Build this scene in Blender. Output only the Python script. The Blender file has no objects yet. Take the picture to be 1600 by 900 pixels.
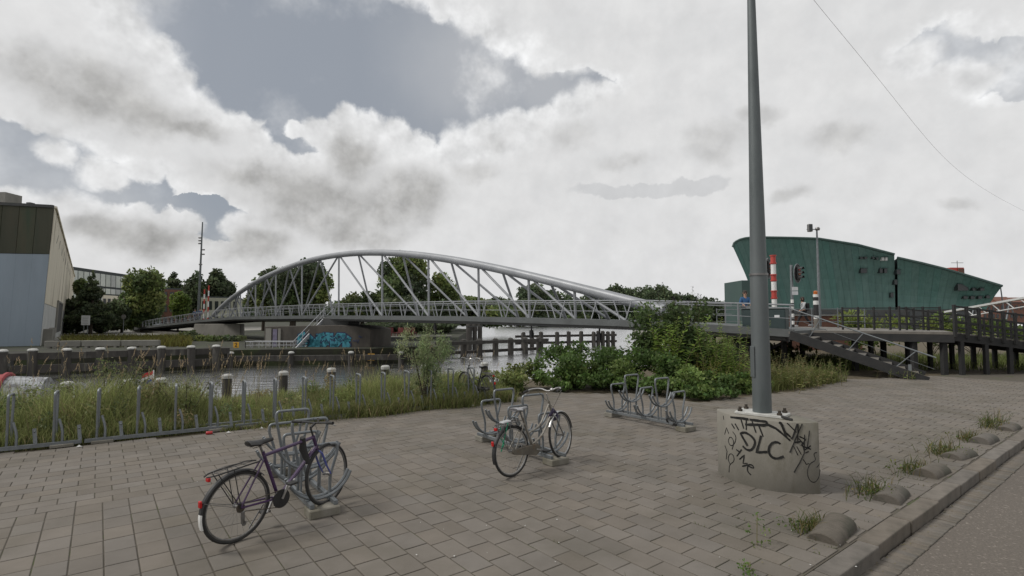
import bpy, bmesh, math, random
import numpy as np
from mathutils import Vector, Matrix
random.seed(11); RNG = np.random.default_rng(11)
SC = bpy.context.scene; COL = SC.collection
R = math.radians

# ---------------------------------------------------------------- camera
CAM_H = 2.2; FOC = 825.0; PITCH = math.atan(47 / FOC)
cd = bpy.data.cameras.new('Camera'); cam = bpy.data.objects.new('Camera', cd); COL.objects.link(cam)
cd.sensor_width = 36.0; cd.lens = 36.0 * FOC / 1600; cd.clip_start = .05; cd.clip_end = 9000
cam.location = (0, 0, CAM_H); cam.rotation_euler = (math.pi / 2 + PITCH, 0, 0)
SC.camera = cam
SC.view_settings.view_transform = 'Standard'; SC.view_settings.look = 'None'
SC.view_settings.exposure = 0.12; SC.view_settings.gamma = 1.0; SC.view_settings.use_curve_mapping = False
SC.cycles.use_denoising = True
SC.cycles.max_bounces = 5; SC.cycles.transparent_max_bounces = 8

# ---------------------------------------------------------------- sun and sky
SUN_AZ, SUN_EL = -98.0, 50.0          # degrees from +Y towards +X, and above the horizon
sl = bpy.data.lights.new('Sun', 'SUN'); so = bpy.data.objects.new('Sun', sl); COL.objects.link(so)
sl.energy = 2.0; sl.angle = R(15); sl.color = (1.0, .965, .91)
so.rotation_euler = (R(90 - SUN_EL), 0, R(180 - SUN_AZ)); so.location = (0, 0, 60)

def build_world():
    w = bpy.data.worlds.new('World'); SC.world = w; w.use_nodes = True
    nt = w.node_tree; N = nt.nodes; L = nt.links; N.clear()
    def nd(t, **k):
        n = N.new(t)
        for a, b in k.items(): setattr(n, a, b)
        return n
    def setin(n, i, v):
        if isinstance(v, bpy.types.NodeSocket): L.new(v, n.inputs[i])
        else: n.inputs[i].default_value = v
    def M(op, a, b=0.0, c=0.0, clamp=False):
        n = nd('ShaderNodeMath', operation=op, use_clamp=clamp)
        setin(n, 0, a); setin(n, 1, b); setin(n, 2, c); return n.outputs[0]
    def V(op, a, b=(0, 0, 0)):
        n = nd('ShaderNodeVectorMath', operation=op); setin(n, 0, a); setin(n, 1, b)
        return n.outputs['Value'] if op in ('LENGTH', 'DOT_PRODUCT') else n.outputs[0]
    def ramp(v, lo, hi):
        n = nd('ShaderNodeMapRange', interpolation_type='SMOOTHSTEP')
        setin(n, 0, v); setin(n, 1, lo); setin(n, 2, hi); return n.outputs[0]
    def mix(f, a, b):
        n = nd('ShaderNodeMix', data_type='RGBA'); setin(n, 0, f); setin(n, 6, a); setin(n, 7, b); return n.outputs[2]
    def noise(vec, scale, detail=6, rough=.55):
        n = nd('ShaderNodeTexNoise'); L.new(vec, n.inputs['Vector'])
        n.inputs['Scale'].default_value = scale; n.inputs['Detail'].default_value = detail; n.inputs['Roughness'].default_value = rough
        return n.outputs
    d = nd('ShaderNodeTexCoord').outputs['Generated']
    sep = nd('ShaderNodeSeparateXYZ'); L.new(d, sep.inputs[0])
    az = M('MULTIPLY', M('ARCTAN2', sep.outputs[0], sep.outputs[1]), 57.2958)
    el = M('MULTIPLY', M('ARCSINE', sep.outputs[2]), 57.2958)
    cmb = nd('ShaderNodeCombineXYZ'); L.new(az, cmb.inputs[0]); L.new(el, cmb.inputs[1])
    P0 = cmb.outputs[0]
    def warp(scale, amp, off):
        sv = V('ADD', d, off); nz = noise(sv, scale, 4, .6)['Color']
        n = nd('ShaderNodeVectorMath', operation='MULTIPLY'); L.new(V('SUBTRACT', nz, (.5, .5, .5)), n.inputs[0]); n.inputs[1].default_value = (amp, amp, 0)
        return n.outputs[0]
    PW = V('ADD', V('ADD', P0, warp(5.0, 2.2, (3.1, .7, 1.3))), V('ADD', warp(17.0, 2.3, (.3, 5.7, 2.3)), warp(50.0, 1.0, (4.3, 1.7, .3))))
    PS = V('ADD', V('ADD', P0, warp(5.0, 4.0, (7.7, 2.7, .3))), warp(17.0, 2.6, (1.7, 8.7, .9)))
    def blobs(P, lst, soft=0.0):
        out = None
        for (a, e, rx, ry) in lst:
            v = V('MULTIPLY', V('SUBTRACT', P, (a, e, 0)), (1 / rx, 1 / ry, 0))
            s = M('SUBTRACT', 1.0, V('LENGTH', v))
            out = s if out is None else (M('SMOOTH_MAX', out, s, soft) if soft else M('MAXIMUM', out, s))
        return out
    GAP = [(-24.8, 27.9, 11.7, 6.8), (-26.4, 23.3, 6.3, 4.4), (-16.6, 25.3, 14.2, 6.6), (-7.1, 23.7, 10.4, 5.4), (-22.8, 18.4, 3.1, 2.7), (-13.9, 21.7, 7.3, 3.3), (1.4, 23.2, 6.4, 2.5), (7.1, 24.0, 4.2, 1.3), (-42.3, 11.9, 4.6, 3.0), (-36.8, 11.2, 4.1, 2.2), (-43.5, 14.4, 2.2, 1.0), (-29.1, 9.0, 2.8, 1.8), (-31.5, 10.6, 3.1, 0.7), (40.3, 22.1, 3.3, 1.7), (43.6, 19.9, 2.8, 2.1), (44.8, 17.7, 1.8, 1.0)]
    PUFF = [(-41.1, 22.3, 3.0, 2.8), (-37.5, 22.9, 2.7, 2.9), (-34.6, 22.3, 2.0, 2.1), (-33.7, 20.5, 2.2, 2.4), (-31.7, 18.4, 2.2, 2.3), (-29.8, 16.8, 1.9, 2.0), (-27.9, 17.9, 1.4, 1.5), (-26.5, 16.7, 1.7, 1.8), (-25.1, 15.1, 1.9, 1.9), (-22.2, 18.4, 1.3, 0.8), (-20.0, 18.1, 2.0, 2.0), (-17.5, 19.0, 2.2, 2.1), (-15.2, 18.8, 2.2, 2.1), (-12.5, 18.4, 2.0, 1.9), (-10.5, 17.8, 1.9, 1.8), (-8.7, 16.8, 1.7, 1.6), (-6.0, 17.8, 2.4, 2.2), (-3.2, 18.7, 2.5, 2.3), (0.0, 19.2, 2.8, 2.6), (3.2, 19.9, 2.5, 2.3), (6.0, 20.8, 2.2, 2.0), (8.8, 21.8, 2.4, 2.1), (10.9, 22.6, 2.1, 1.8), (-2.9, 32.4, 6.1, 2.4), (0.0, 29.4, 4.1, 2.2), (3.6, 27.7, 3.6, 2.3), (7.5, 26.9, 3.2, 1.8), (-7.8, 31.6, 1.3, 1.6), (-41.0, 13.5, 1.2, 1.0), (-38.0, 12.3, 1.8, 1.3), (-35.3, 13.3, 1.9, 1.4), (-43.3, 8.4, 2.6, 1.7), (-39.8, 8.7, 2.5, 1.5), (-36.3, 8.9, 2.3, 1.3), (-32.4, 8.6, 2.0, 1.4), (-26.6, 8.5, 2.2, 1.8), (42.8, 23.6, 2.3, 1.2), (38.1, 21.5, 1.6, 1.5), (41.0, 19.2, 2.0, 1.5)]
    DARK = [(-41.4, 19.3, 4.8, 2.6), (-38.9, 18.5, 4.7, 2.8), (-35.7, 17.4, 4.7, 2.0), (-31.9, 16.8, 3.2, 0.9), (-26.2, 13.4, 5.4, 1.7), (-21.4, 12.3, 7.3, 2.8), (-15.1, 12.1, 7.5, 3.6), (-17.4, 16.8, 2.4, 2.8), (-20.1, 9.6, 6.8, 1.9), (-11.1, 13.3, 4.1, 2.6), (-16.3, 8.4, 6.4, 1.6), (-38.0, 7.8, 3.5, 1.2), (-34.8, 7.0, 5.2, 2.0), (-26.6, 6.6, 4.2, 2.0), (-1.8, 18.1, 1.7, 1.0), (-3.9, 15.2, 2.9, 1.3), (6.7, 19.0, 2.6, 1.3), (11.8, 16.5, 2.8, 1.0), (21.2, 17.6, 3.1, 2.1), (25.2, 19.5, 2.1, 0.9), (28.1, 11.7, 1.6, 0.8), (32.2, 16.4, 3.5, 1.1), (40.6, 9.3, 1.6, 0.6)]
    STREAK = [(13.8, 13.5, 7.9, 0.8), (19.3, 13.5, 3.4, 1.0)]
    wisp = noise(V('ADD', d, (6.1, 3.3, 2.2)), 7.0, 5, .62)['Fac']
    puffs = M('MULTIPLY', blobs(PW, PUFF), .35)             # cumulus heads standing into the gaps
    gb = M('MINIMUM', blobs(PW, GAP), M('MULTIPLY', puffs, -1.0))
    wd = ramp(noise(V('ADD', d, (5.5, .9, 7.1)), 4.0, 2, .5)['Fac'], .5, .72)
    gap = ramp(gb, M('SUBTRACT', -.06, M('MULTIPLY', wd, .09)), M('ADD', .08, M('MULTIPLY', wd, .2)))
    gap = M('MULTIPLY', gap, M('SUBTRACT', 1.0, M('MULTIPLY', ramp(wisp, .46, .72), M('ADD', .35, M('MULTIPLY', ramp(az, -22.0, 2.0), .5)))))
    gap = M('MULTIPLY', gap, M('SUBTRACT', 1.0, M('ADD', M('MULTIPLY', ramp(az, 18.0, 34.0), .45), M('MULTIPLY', ramp(M('MULTIPLY', az, -1.0), 30.0, 38.0), .22))))
    rim = M('MULTIPLY', ramp(gb, -.55, -.02), ramp(el, 4.0, 12.0))
    # beyond the charted part of the sky the same broken cloud goes on
    far = M('MAXIMUM', ramp(M('ABSOLUTE', az), 47.0, 60.0), ramp(el, 31.0, 44.0))
    gn = ramp(noise(V('ADD', d, (1.7, 4.4, .6)), 2.3, 5, .6)['Fac'], .58, .62)
    gap = M('MAXIMUM', gap, M('MULTIPLY', gn, far))
    dark = M('MAXIMUM', ramp(blobs(PS, DARK[:14], .45), -.30, .75), M('MULTIPLY', ramp(blobs(PS, DARK[14:]), -.3, .7), .5))
    dn = ramp(noise(V('ADD', d, (9.2, .4, 3.6)), 3.2, 3, .55)['Fac'], .5, .66)
    dark = M('MAXIMUM', dark, M('MULTIPLY', dn, far))
    puff = noise(d, 15.0, 5, .6)['Fac']; soft = noise(V('ADD', d, (2, 2, 2)), 5.0, 2, .5)['Fac']
    dark = M('MULTIPLY', dark, M('ADD', .66, M('MULTIPLY', ramp(puff, .36, .60), .34)))
    streak = M('MULTIPLY', ramp(blobs(PW, STREAK), -.05, .25), .42)
    # clear sky behind thin veil
    sky = nd('ShaderNodeTexSky', sky_type='NISHITA', sun_disc=False)
    sky.sun_elevation = R(SUN_EL); sky.sun_rotation = R(SUN_AZ); sky.altitude = 0; sky.air_density = 1.0; sky.dust_density = 2.0; sky.ozone_density = 1.0
    n = nd('ShaderNodeVectorMath', operation='SCALE'); L.new(sky.outputs[0], n.inputs[0]); n.inputs['Scale'].default_value = .06
    clear = mix(M('ADD', .78, M('MULTIPLY', soft, .15)), n.outputs[0], (.292, .315, .35, 1))
    veil = ramp(blobs(PS, [(-3.0, 26.0, 13.0, 10.0), (4.0, 24.0, 8.0, 5.0), (-44.0, 8.0, 16.0, 5.0)]), -.1, .9)
    clear = mix(M('MULTIPLY', veil, .5), clear, (.5, .505, .515, 1))
    cloud = mix(ramp(puff, .3, .7), (.60, .602, .605, 1), (.645, .645, .645, 1))
    cloud = mix(M('MULTIPLY', ramp(M('ABSOLUTE', el), 16.0, 1.0), .5), cloud, (.63, .63, .635, 1))
    cloud = mix(M('MULTIPLY', rim, .7), cloud, (.69, .695, .70, 1))
    cloud = mix(M('MULTIPLY', dark, .95), cloud, (.375, .372, .364, 1))
    cloud = mix(streak, cloud, (.40, .41, .425, 1))
    r1 = noise(V('ADD', d, (.0, .0, .012)), 13.0, 4, .6)['Fac']; r0 = noise(V('ADD', d, (.010, .0, -.008)), 13.0, 4, .6)['Fac']
    relief = M('MULTIPLY', M('SUBTRACT', r1, r0), M('ADD', .22, M('MULTIPLY', M('MAXIMUM', dark, rim), .95)))
    nn = nd('ShaderNodeVectorMath', operation='SCALE'); L.new(cloud, nn.inputs[0]); L.new(M('ADD', 1.0, relief), nn.inputs['Scale']); cloud = nn.outputs[0]
    col = mix(gap, cloud, clear)
    # light coming through the cloud round the sun
    sd = (math.sin(R(SUN_AZ)) * math.cos(R(SUN_EL)), math.cos(R(SUN_AZ)) * math.cos(R(SUN_EL)), math.sin(R(SUN_EL)))
    g = M('POWER', M('MAXIMUM', V('DOT_PRODUCT', d, sd), 0.0), 6.0)
    n = nd('ShaderNodeVectorMath', operation='SCALE'); L.new(col, n.inputs[0]); L.new(M('ADD', 1.06, M('MULTIPLY', g, .15)), n.inputs['Scale'])
    bg = nd('ShaderNodeBackground'); L.new(n.outputs[0], bg.inputs[0]); bg.inputs[1].default_value = 1.0
    out = nd('ShaderNodeOutputWorld'); L.new(bg.outputs[0], out.inputs[0])
    w.cycles.sampling_method = 'MANUAL'; w.cycles.sample_map_resolution = 512
build_world()

# ---------------------------------------------------------------- helpers
def at(u, v, Y):
    """survey sighting: bearing u / elevation v (photo grid) taken at depth Y -> world point"""
    x = (u - 800) / FOC; y = (450 - v) / FOC
    d = (x, math.cos(PITCH) - y * math.sin(PITCH), math.sin(PITCH) + y * math.cos(PITCH))
    t = Y / d[1]
    return Vector((d[0] * t, Y, CAM_H + d[2] * t))
def ax(u, Y):
    return (u - 800) / FOC * Y
def tag(o, label=None, cat=None, group=None, kind=None):
    if label: o['label'] = label
    if cat: o['category'] = cat
    if group: o['group'] = group
    if kind: o['kind'] = kind
    return o
def thing(name, label, cat, loc=(0, 0, 0), rz=0.0, group=None):
    o = bpy.data.objects.new(name, None); COL.objects.link(o); o.empty_display_size = .2
    o.location = loc; o.rotation_euler = (0, 0, rz)
    return tag(o, label, cat, group)
def link(name, me, parent=None):
    o = bpy.data.objects.new(name, me); COL.objects.link(o)
    if parent: o.parent = parent
    return o
def copy_tree(o, parent=None):
    c = o.copy(); COL.objects.link(c); c.parent = parent
    if parent: c.matrix_parent_inverse = o.matrix_parent_inverse.copy()
    for ch in list(o.children): copy_tree(ch, c)
    return c

class MB:
    def __init__(s): s.v = []; s.f = []
    def add(s, vs, fs):
        n = len(s.v); s.v += [tuple(p) for p in vs]; s.f += [tuple(i + n for i in f) for f in fs]; return s
    def box(s, c, size, rz=0.0, M=None):
        hx, hy, hz = size[0] / 2, size[1] / 2, size[2] / 2; ca, sa = math.cos(rz), math.sin(rz); vs = []
        for dz in (-hz, hz):
            for dx, dy in ((-hx, -hy), (hx, -hy), (hx, hy), (-hx, hy)):
                vs.append((c[0] + dx * ca - dy * sa, c[1] + dx * sa + dy * ca, c[2] + dz))
        if M: vs = [M @ Vector(p) for p in vs]
        return s.add(vs, [(3, 2, 1, 0), (4, 5, 6, 7), (0, 1, 5, 4), (1, 2, 6, 5), (2, 3, 7, 6), (3, 0, 4, 7)])
    def beam(s, p0, p1, w, h, up=(0, 0, 1)):
        p0, p1 = Vector(p0), Vector(p1); d = (p1 - p0).normalized(); up = Vector(up)
        sd = d.cross(up)
        if sd.length < 1e-4: sd = d.cross(Vector((1, 0, 0)))
        sd.normalize(); u = sd.cross(d).normalized(); vs = []
        for p in (p0, p1):
            for a, b in ((-1, -1), (1, -1), (1, 1), (-1, 1)): vs.append(p + sd * (a * w / 2) + u * (b * h / 2))
        return s.add(vs, [(3, 2, 1, 0), (4, 5, 6, 7), (0, 1, 5, 4), (1, 2, 6, 5), (2, 3, 7, 6), (3, 0, 4, 7)])
    def tube(s, pts, r, n=8, closed=False, caps=True):
        pts = [Vector(p) for p in pts]; m = len(pts)
        rs = list(r) if hasattr(r, '__len__') else [r] * m
        ref = None; vs = []
        for i, p in enumerate(pts):
            a = pts[(i - 1) % m] if (closed or i > 0) else p; b = pts[(i + 1) % m] if (closed or i < m - 1) else p
            d = (b - a).normalized()
            if ref is None:
                ref = Vector((0, 0, 1)) if abs(d.z) < .9 else Vector((1, 0, 0))
            ref = (ref - d * ref.dot(d))
            if ref.length < 1e-5: ref = d.orthogonal()
            ref.normalize(); q = d.cross(ref)
            for k in range(n):
                t = 2 * math.pi * k / n; vs.append(p + (ref * math.cos(t) + q * math.sin(t)) * rs[i])
        fs = []
        for i in range(m if closed else m - 1):
            j = (i + 1) % m
            for k in range(n):
                l = (k + 1) % n; fs.append((i * n + k, i * n + l, j * n + l, j * n + k))
        if caps and not closed:
            fs.append(tuple(range(n - 1, -1, -1))); fs.append(tuple((m - 1) * n + k for k in range(n)))
        return s.add(vs, fs)
    def lathe(s, prof, c=(0, 0, 0), n=16, axis='z'):
        vs = []; m = len(prof)
        for (r, h) in prof:
            for k in range(n):
                t = 2 * math.pi * k / n; a, b = r * math.cos(t), r * math.sin(t)
                vs.append((c[0] + a, c[1] + b, c[2] + h) if axis == 'z' else (c[0] + a, c[1] + h, c[2] + b) if axis == 'y' else (c[0] + h, c[1] + a, c[2] + b))
        fs = [(i * n + k, i * n + (k + 1) % n, (i + 1) * n + (k + 1) % n, (i + 1) * n + k) for i in range(m - 1) for k in range(n)]
        fs += [tuple(range(n - 1, -1, -1)), tuple((m - 1) * n + k for k in range(n))]
        return s.add(vs, fs)
    def prism(s, poly, z0, z1):
        n = len(poly); vs = [(p[0], p[1], z0) for p in poly] + [(p[0], p[1], z1) for p in poly]
        ar = sum(poly[i][0] * poly[(i + 1) % n][1] - poly[(i + 1) % n][0] * poly[i][1] for i in range(n))
        o = list(range(n)) if ar > 0 else list(range(n - 1, -1, -1))
        fs = [tuple(reversed(o)), tuple(i + n for i in o)]
        for k in range(n):
            i, j = o[k], o[(k + 1) % n]; fs.append((i, j, j + n, i + n))
        return s.add(vs, fs)
    def extrude(s, poly3, vec):
        n = len(poly3); v = Vector(vec); vs = [Vector(p) for p in poly3] + [Vector(p) + v for p in poly3]
        fs = [tuple(range(n - 1, -1, -1)), tuple(range(n, 2 * n))] + [(i, (i + 1) % n, (i + 1) % n + n, i + n) for i in range(n)]
        return s.add(vs, fs)
    def mesh(s, name, mat, smooth=False, bevel=0.0, recalc=True, angle=40, segs=1):
        me = bpy.data.meshes.new(name); me.from_pydata(s.v, [], s.f)
        if recalc or bevel:
            bm = bmesh.new(); bm.from_mesh(me)
            if recalc: bmesh.ops.recalc_face_normals(bm, faces=bm.faces)
            if bevel:
                es = [e for e in bm.edges if len(e.link_faces) == 2 and e.calc_face_angle(0) > R(35)]
                bmesh.ops.bevel(bm, geom=es, offset=bevel, segments=segs, affect='EDGES', profile=.5, clamp_overlap=True)
            bm.to_mesh(me); bm.free()
        if mat: me.materials.append(MAT[mat] if isinstance(mat, str) else mat)
        if smooth:
            me.shade_smooth(); me.set_sharp_from_angle(angle=R(angle))
        return me
    def build(s, name, mat, parent=None, **k):
        return link(name, s.mesh(name, mat, **k), parent)

def arc(c, r, a0, a1, n, plane='xz', y=0.0):
    o = []
    for i in range(n + 1):
        t = R(a0 + (a1 - a0) * i / n); p, q = c[0] + r * math.cos(t), c[1] + r * math.sin(t)
        o.append((p, y, q) if plane == 'xz' else (y, p, q) if plane == 'yz' else (p, q, y))
    return o
def fillet(pts, r, n=4):
    """round the corners of a polyline"""
    pts = [Vector(p) for p in pts]; out = [pts[0]]
    for i in range(1, len(pts) - 1):
        a, b, c = pts[i - 1], pts[i], pts[i + 1]
        d1, d2 = (a - b), (c - b); q = min(r, d1.length * .45, d2.length * .45)
        p1, p2 = b + d1.normalized() * q, b + d2.normalized() * q
        for k in range(n + 1):
            t = k / n; out.append(p1 * (1 - t) ** 2 + b * 2 * t * (1 - t) + p2 * t * t)
    out.append(pts[-1]); return out
def text_mesh(name, body, size, mat, parent=None, M=None, ext=.004, bold=0.0):
    cu = bpy.data.curves.new(name, 'FONT'); cu.body = body; cu.size = size; cu.extrude = ext; cu.offset = bold; cu.align_x = 'CENTER'; cu.align_y = 'CENTER'; cu.resolution_u = 3
    tmp = bpy.data.objects.new(name, cu); COL.objects.link(tmp)
    dg = bpy.context.evaluated_depsgraph_get(); me = bpy.data.meshes.new_from_object(tmp.evaluated_get(dg)); bpy.data.objects.remove(tmp)
    me.materials.clear(); me.materials.append(MAT[mat]); me.name = name
    if M is not None: me.transform(M)
    return link(name, me, parent)
def skin_mesh(name, verts, edges, radii, mat, parent=None, root=0, sub=2):
    me = bpy.data.meshes.new(name); me.from_pydata(verts, edges, []); o = bpy.data.objects.new(name, me); COL.objects.link(o)
    sk = o.modifiers.new('s', 'SKIN'); sk.use_smooth_shade = True
    if not me.skin_vertices: me.attributes.new('skin', 'FLOAT', 'POINT')
    dat = me.skin_vertices[0].data
    for i, r in enumerate(radii):
        dat[i].radius = (r, r) if not hasattr(r, '__len__') else r; dat[i].use_root = (i == root)
    ss = o.modifiers.new('b', 'SUBSURF'); ss.levels = sub; ss.render_levels = sub
    dg = bpy.context.evaluated_depsgraph_get(); nm = bpy.data.meshes.new_from_object(o.evaluated_get(dg)); bpy.data.objects.remove(o)
    nm.name = name; nm.materials.clear(); nm.materials.append(MAT[mat]); nm.shade_smooth()
    return link(name, nm, parent)

# ---------------------------------------------------------------- materials
MAT = {}
def mat(name, c1, c2=None, rough=.7, metal=0.0, scale=3.0, bump=0.0, bscale=None, stretch=None, rnd=0.0, c3=None, s3=1.0, t3=(.55, .7), detail=6, spec=.5, coat=0.0, space='Object'):
    m = bpy.data.materials.new(name); m.use_nodes = True; nt = m.node_tree; N = nt.nodes; L = nt.links
    b = N['Principled BSDF']; b.inputs['Roughness'].default_value = rough; b.inputs['Metallic'].default_value = metal
    b.inputs['Specular IOR Level'].default_value = spec; b.inputs['Coat Weight'].default_value = coat
    src = N.new('ShaderNodeNewGeometry').outputs['Position'] if space == 'World' else N.new('ShaderNodeTexCoord').outputs[space]
    if stretch:
        mp = N.new('ShaderNodeMapping'); mp.inputs['Scale'].default_value = stretch; L.new(src, mp.inputs[0]); vec = mp.outputs[0]
    else: vec = src
    c2 = c2 or c1
    nz = N.new('ShaderNodeTexNoise'); nz.inputs['Scale'].default_value = scale; nz.inputs['Detail'].default_value = detail; nz.inputs['Roughness'].default_value = .62
    L.new(vec, nz.inputs['Vector'])
    mr = N.new('ShaderNodeMapRange'); mr.inputs[1].default_value = .32; mr.inputs[2].default_value = .68; L.new(nz.outputs['Fac'], mr.inputs[0])
    mx = N.new('ShaderNodeMix'); mx.data_type = 'RGBA'; mx.inputs[6].default_value = (*c1, 1); mx.inputs[7].default_value = (*c2, 1); L.new(mr.outputs[0], mx.inputs[0])
    col = mx.outputs[2]
    if c3:
        n3 = N.new('ShaderNodeTexNoise'); n3.inputs['Scale'].default_value = s3; n3.inputs['Detail'].default_value = 8; n3.inputs['Roughness'].default_value = .65; L.new(vec, n3.inputs['Vector'])
        m3 = N.new('ShaderNodeMapRange'); m3.inputs[1].default_value = t3[0]; m3.inputs[2].default_value = t3[1]; L.new(n3.outputs['Fac'], m3.inputs[0])
        x3 = N.new('ShaderNodeMix'); x3.data_type = 'RGBA'; x3.inputs[7].default_value = (*c3, 1); L.new(col, x3.inputs[6]); L.new(m3.outputs[0], x3.inputs[0]); col = x3.outputs[2]
    if rnd:
        oi = N.new('ShaderNodeObjectInfo'); at_ = N.new('ShaderNodeAttribute'); at_.attribute_name = 'tint'
        ad = N.new('ShaderNodeMath'); ad.operation = 'ADD'; L.new(oi.outputs['Random'], ad.inputs[0]); L.new(at_.outputs['Fac'], ad.inputs[1])
        fr = N.new('ShaderNodeMath'); fr.operation = 'FRACT'; L.new(ad.outputs[0], fr.inputs[0])
        r2 = N.new('ShaderNodeMapRange'); r2.inputs[3].default_value = 1 - rnd; r2.inputs[4].default_value = 1 + rnd; L.new(fr.outputs[0], r2.inputs[0])
        hs = N.new('ShaderNodeHueSaturation'); L.new(col, hs.inputs['Color']); L.new(r2.outputs[0], hs.inputs['Value'])
        f2 = N.new('ShaderNodeMath'); f2.operation = 'MULTIPLY'; f2.inputs[1].default_value = 7.31; L.new(ad.outputs[0], f2.inputs[0])
        f3 = N.new('ShaderNodeMath'); f3.operation = 'FRACT'; L.new(f2.outputs[0], f3.inputs[0])
        r3 = N.new('ShaderNodeMapRange'); r3.inputs[3].default_value = 1 - rnd * 1.6; r3.inputs[4].default_value = 1 + rnd * 1.6; L.new(f3.outputs[0], r3.inputs[0]); L.new(r3.outputs[0], hs.inputs['Saturation'])
        col = hs.outputs[0]
    L.new(col, b.inputs['Base Color'])
    rr = N.new('ShaderNodeMapRange'); rr.inputs[3].default_value = max(.02, rough - .08); rr.inputs[4].default_value = min(1, rough + .1); L.new(nz.outputs['Fac'], rr.inputs[0]); L.new(rr.outputs[0], b.inputs['Roughness'])
    if bump:
        n2 = N.new('ShaderNodeTexNoise'); n2.inputs['Scale'].default_value = bscale or scale * 8; n2.inputs['Detail'].default_value = 6; L.new(vec, n2.inputs['Vector'])
        bp = N.new('ShaderNodeBump'); bp.inputs['Strength'].default_value = 1.0; bp.inputs['Distance'].default_value = bump; L.new(n2.outputs['Fac'], bp.inputs['Height']); L.new(bp.outputs[0], b.inputs['Normal'])
    MAT[name] = m; return m
def leafmat(name, trans=.35, rough=.6, spec=.3):
    m = bpy.data.materials.new(name); m.use_nodes = True; nt = m.node_tree; N = nt.nodes; L = nt.links
    b = N['Principled BSDF']; b.inputs['Roughness'].default_value = rough; b.inputs['Specular IOR Level'].default_value = spec
    a = N.new('ShaderNodeAttribute'); a.attribute_name = 'Col'; L.new(a.outputs['Color'], b.inputs['Base Color'])
    t = N.new('ShaderNodeBsdfTranslucent'); L.new(a.outputs['Color'], t.inputs['Color'])
    x = N.new('ShaderNodeMixShader'); x.inputs[0].default_value = trans; L.new(b.outputs[0], x.inputs[1]); L.new(t.outputs[0], x.inputs[2])
    L.new(x.outputs[0], N['Material Output'].inputs['Surface']); MAT[name] = m
leafmat('leaf', .42); leafmat('blade', .45, .7, .2)
mat('paver', (.163, .145, .125), (.134, .119, .102), rough=.85, scale=1.7, bump=.0012, bscale=160, rnd=.085, c3=(.108, .097, .078), s3=.55, t3=(.47, .70), spec=.3, space='World')
mat('joint', (.095, .082, .065), (.074, .065, .05), rough=.95, scale=4, c3=(.06, .075, .025), s3=1.5, t3=(.55, .65))
mat('soil', (.07, .055, .035), (.11, .09, .055), rough=.95, scale=3, bump=.02, bscale=9)
mat('kerbstone', (.165, .145, .122), (.105, .092, .076), rough=.85, scale=5, bump=.002, bscale=90, rnd=.12, c3=(.09, .085, .07), s3=2.2)
mat('asphalt', (.14, .12, .10), (.088, .076, .064), rough=.9, scale=48, bump=.006, bscale=90, c3=(.235, .205, .175), s3=26, t3=(.57, .66))
mat('concrete', (.225, .21, .18), (.165, .155, .13), rough=.85, scale=2.4, bump=.003, bscale=60, c3=(.12, .11, .075), s3=1.6, t3=(.54, .72), stretch=(1, 1, .45))
mat('concrete_dark', (.09, .08, .068), (.058, .052, .045), rough=.9, scale=.9, bump=.004, bscale=30, stretch=(1, 1, .4), c3=(.05, .045, .04), s3=.6)
mat('concrete_plain', (.25, .24, .215), (.18, .175, .155), rough=.88, scale=.8, bump=.003, bscale=30, stretch=(1, 1, .5))
mat('galv', (.225, .24, .25), (.16, .175, .185), rough=.5, metal=.55, scale=9, c3=(.16, .165, .17), s3=5, t3=(.55, .75))
mat('galv_pole', (.135, .15, .152), (.10, .115, .118), rough=.55, metal=.4, scale=3, stretch=(1, 1, .25), c3=(.075, .088, .088), s3=3, t3=(.55, .75))
mat('plate', (.55, .55, .52), (.4, .4, .38), rough=.6, metal=.3, scale=8, c3=(.2, .15, .1), s3=7, t3=(.6, .75))
mat('bolt', (.06, .055, .05), (.1, .08, .06), rough=.6, metal=.7, scale=30)
mat('spray', (.012, .012, .012), (.03, .03, .028), rough=.8, scale=14, spec=.2)
mat('bridge_steel', (.285, .295, .31), (.225, .235, .25), rough=.45, metal=.15, scale=.8, c3=(.16, .165, .17), s3=1.5, t3=(.58, .8))
mat('bridge_dark', (.05, .052, .052), (.075, .075, .072), rough=.75, scale=.7)
mat('deck_edge', (.10, .108, .108), (.07, .075, .075), rough=.7, scale=.8)
mat('timber', (.062, .057, .05), (.034, .031, .029), rough=.9, scale=3, stretch=(1, 1, .2), bump=.004, bscale=20, c3=(.12, .115, .1), s3=2)
mat('timber_black', (.017, .018, .019), (.034, .033, .032), rough=.85, scale=4, bump=.003, bscale=25)
mat('timber_deck', (.17, .155, .135), (.10, .092, .08), rough=.85, scale=3, rnd=.15)
mat('white_cap', (.5, .5, .48), (.34, .34, .32), rough=.75, scale=6, c3=(.2, .2, .17), s3=4)
mat('copper', (.075, .158, .14), (.098, .188, .167), rough=.6, scale=.9, stretch=(1, 1, .05), rnd=.07, c3=(.062, .132, .116), s3=1.6, t3=(.45, .75))
mat('shaded_dark_earth', (.034, .034, .022), (.025, .024, .018), rough=.95, scale=.8, c3=(.04, .05, .02), s3=.5, t3=(.5, .6))  # dark soil tone, darkened again to carry tree shade by the bridge
mat('copper_trim', (.03, .06, .055), (.04, .075, .065), rough=.6, scale=.5)
mat('glass_dark', (.02, .025, .027), (.03, .035, .035), rough=.12, scale=.5)
mat('glass_green', (.56, .58, .53), (.44, .48, .45), rough=.15, scale=.3, rnd=.2)
mat('frame_dark', (.04, .05, .05), rough=.6)
mat('brick', (.16, .075, .05), (.11, .055, .04), rough=.9, scale=2, c3=(.2, .12, .09), s3=3)
mat('roof_tile', (.17, .07, .045), (.11, .055, .04), rough=.85, scale=1.5)
mat('pale_wall', (.36, .37, .28), (.3, .3, .24), rough=.85, scale=.5)
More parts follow.
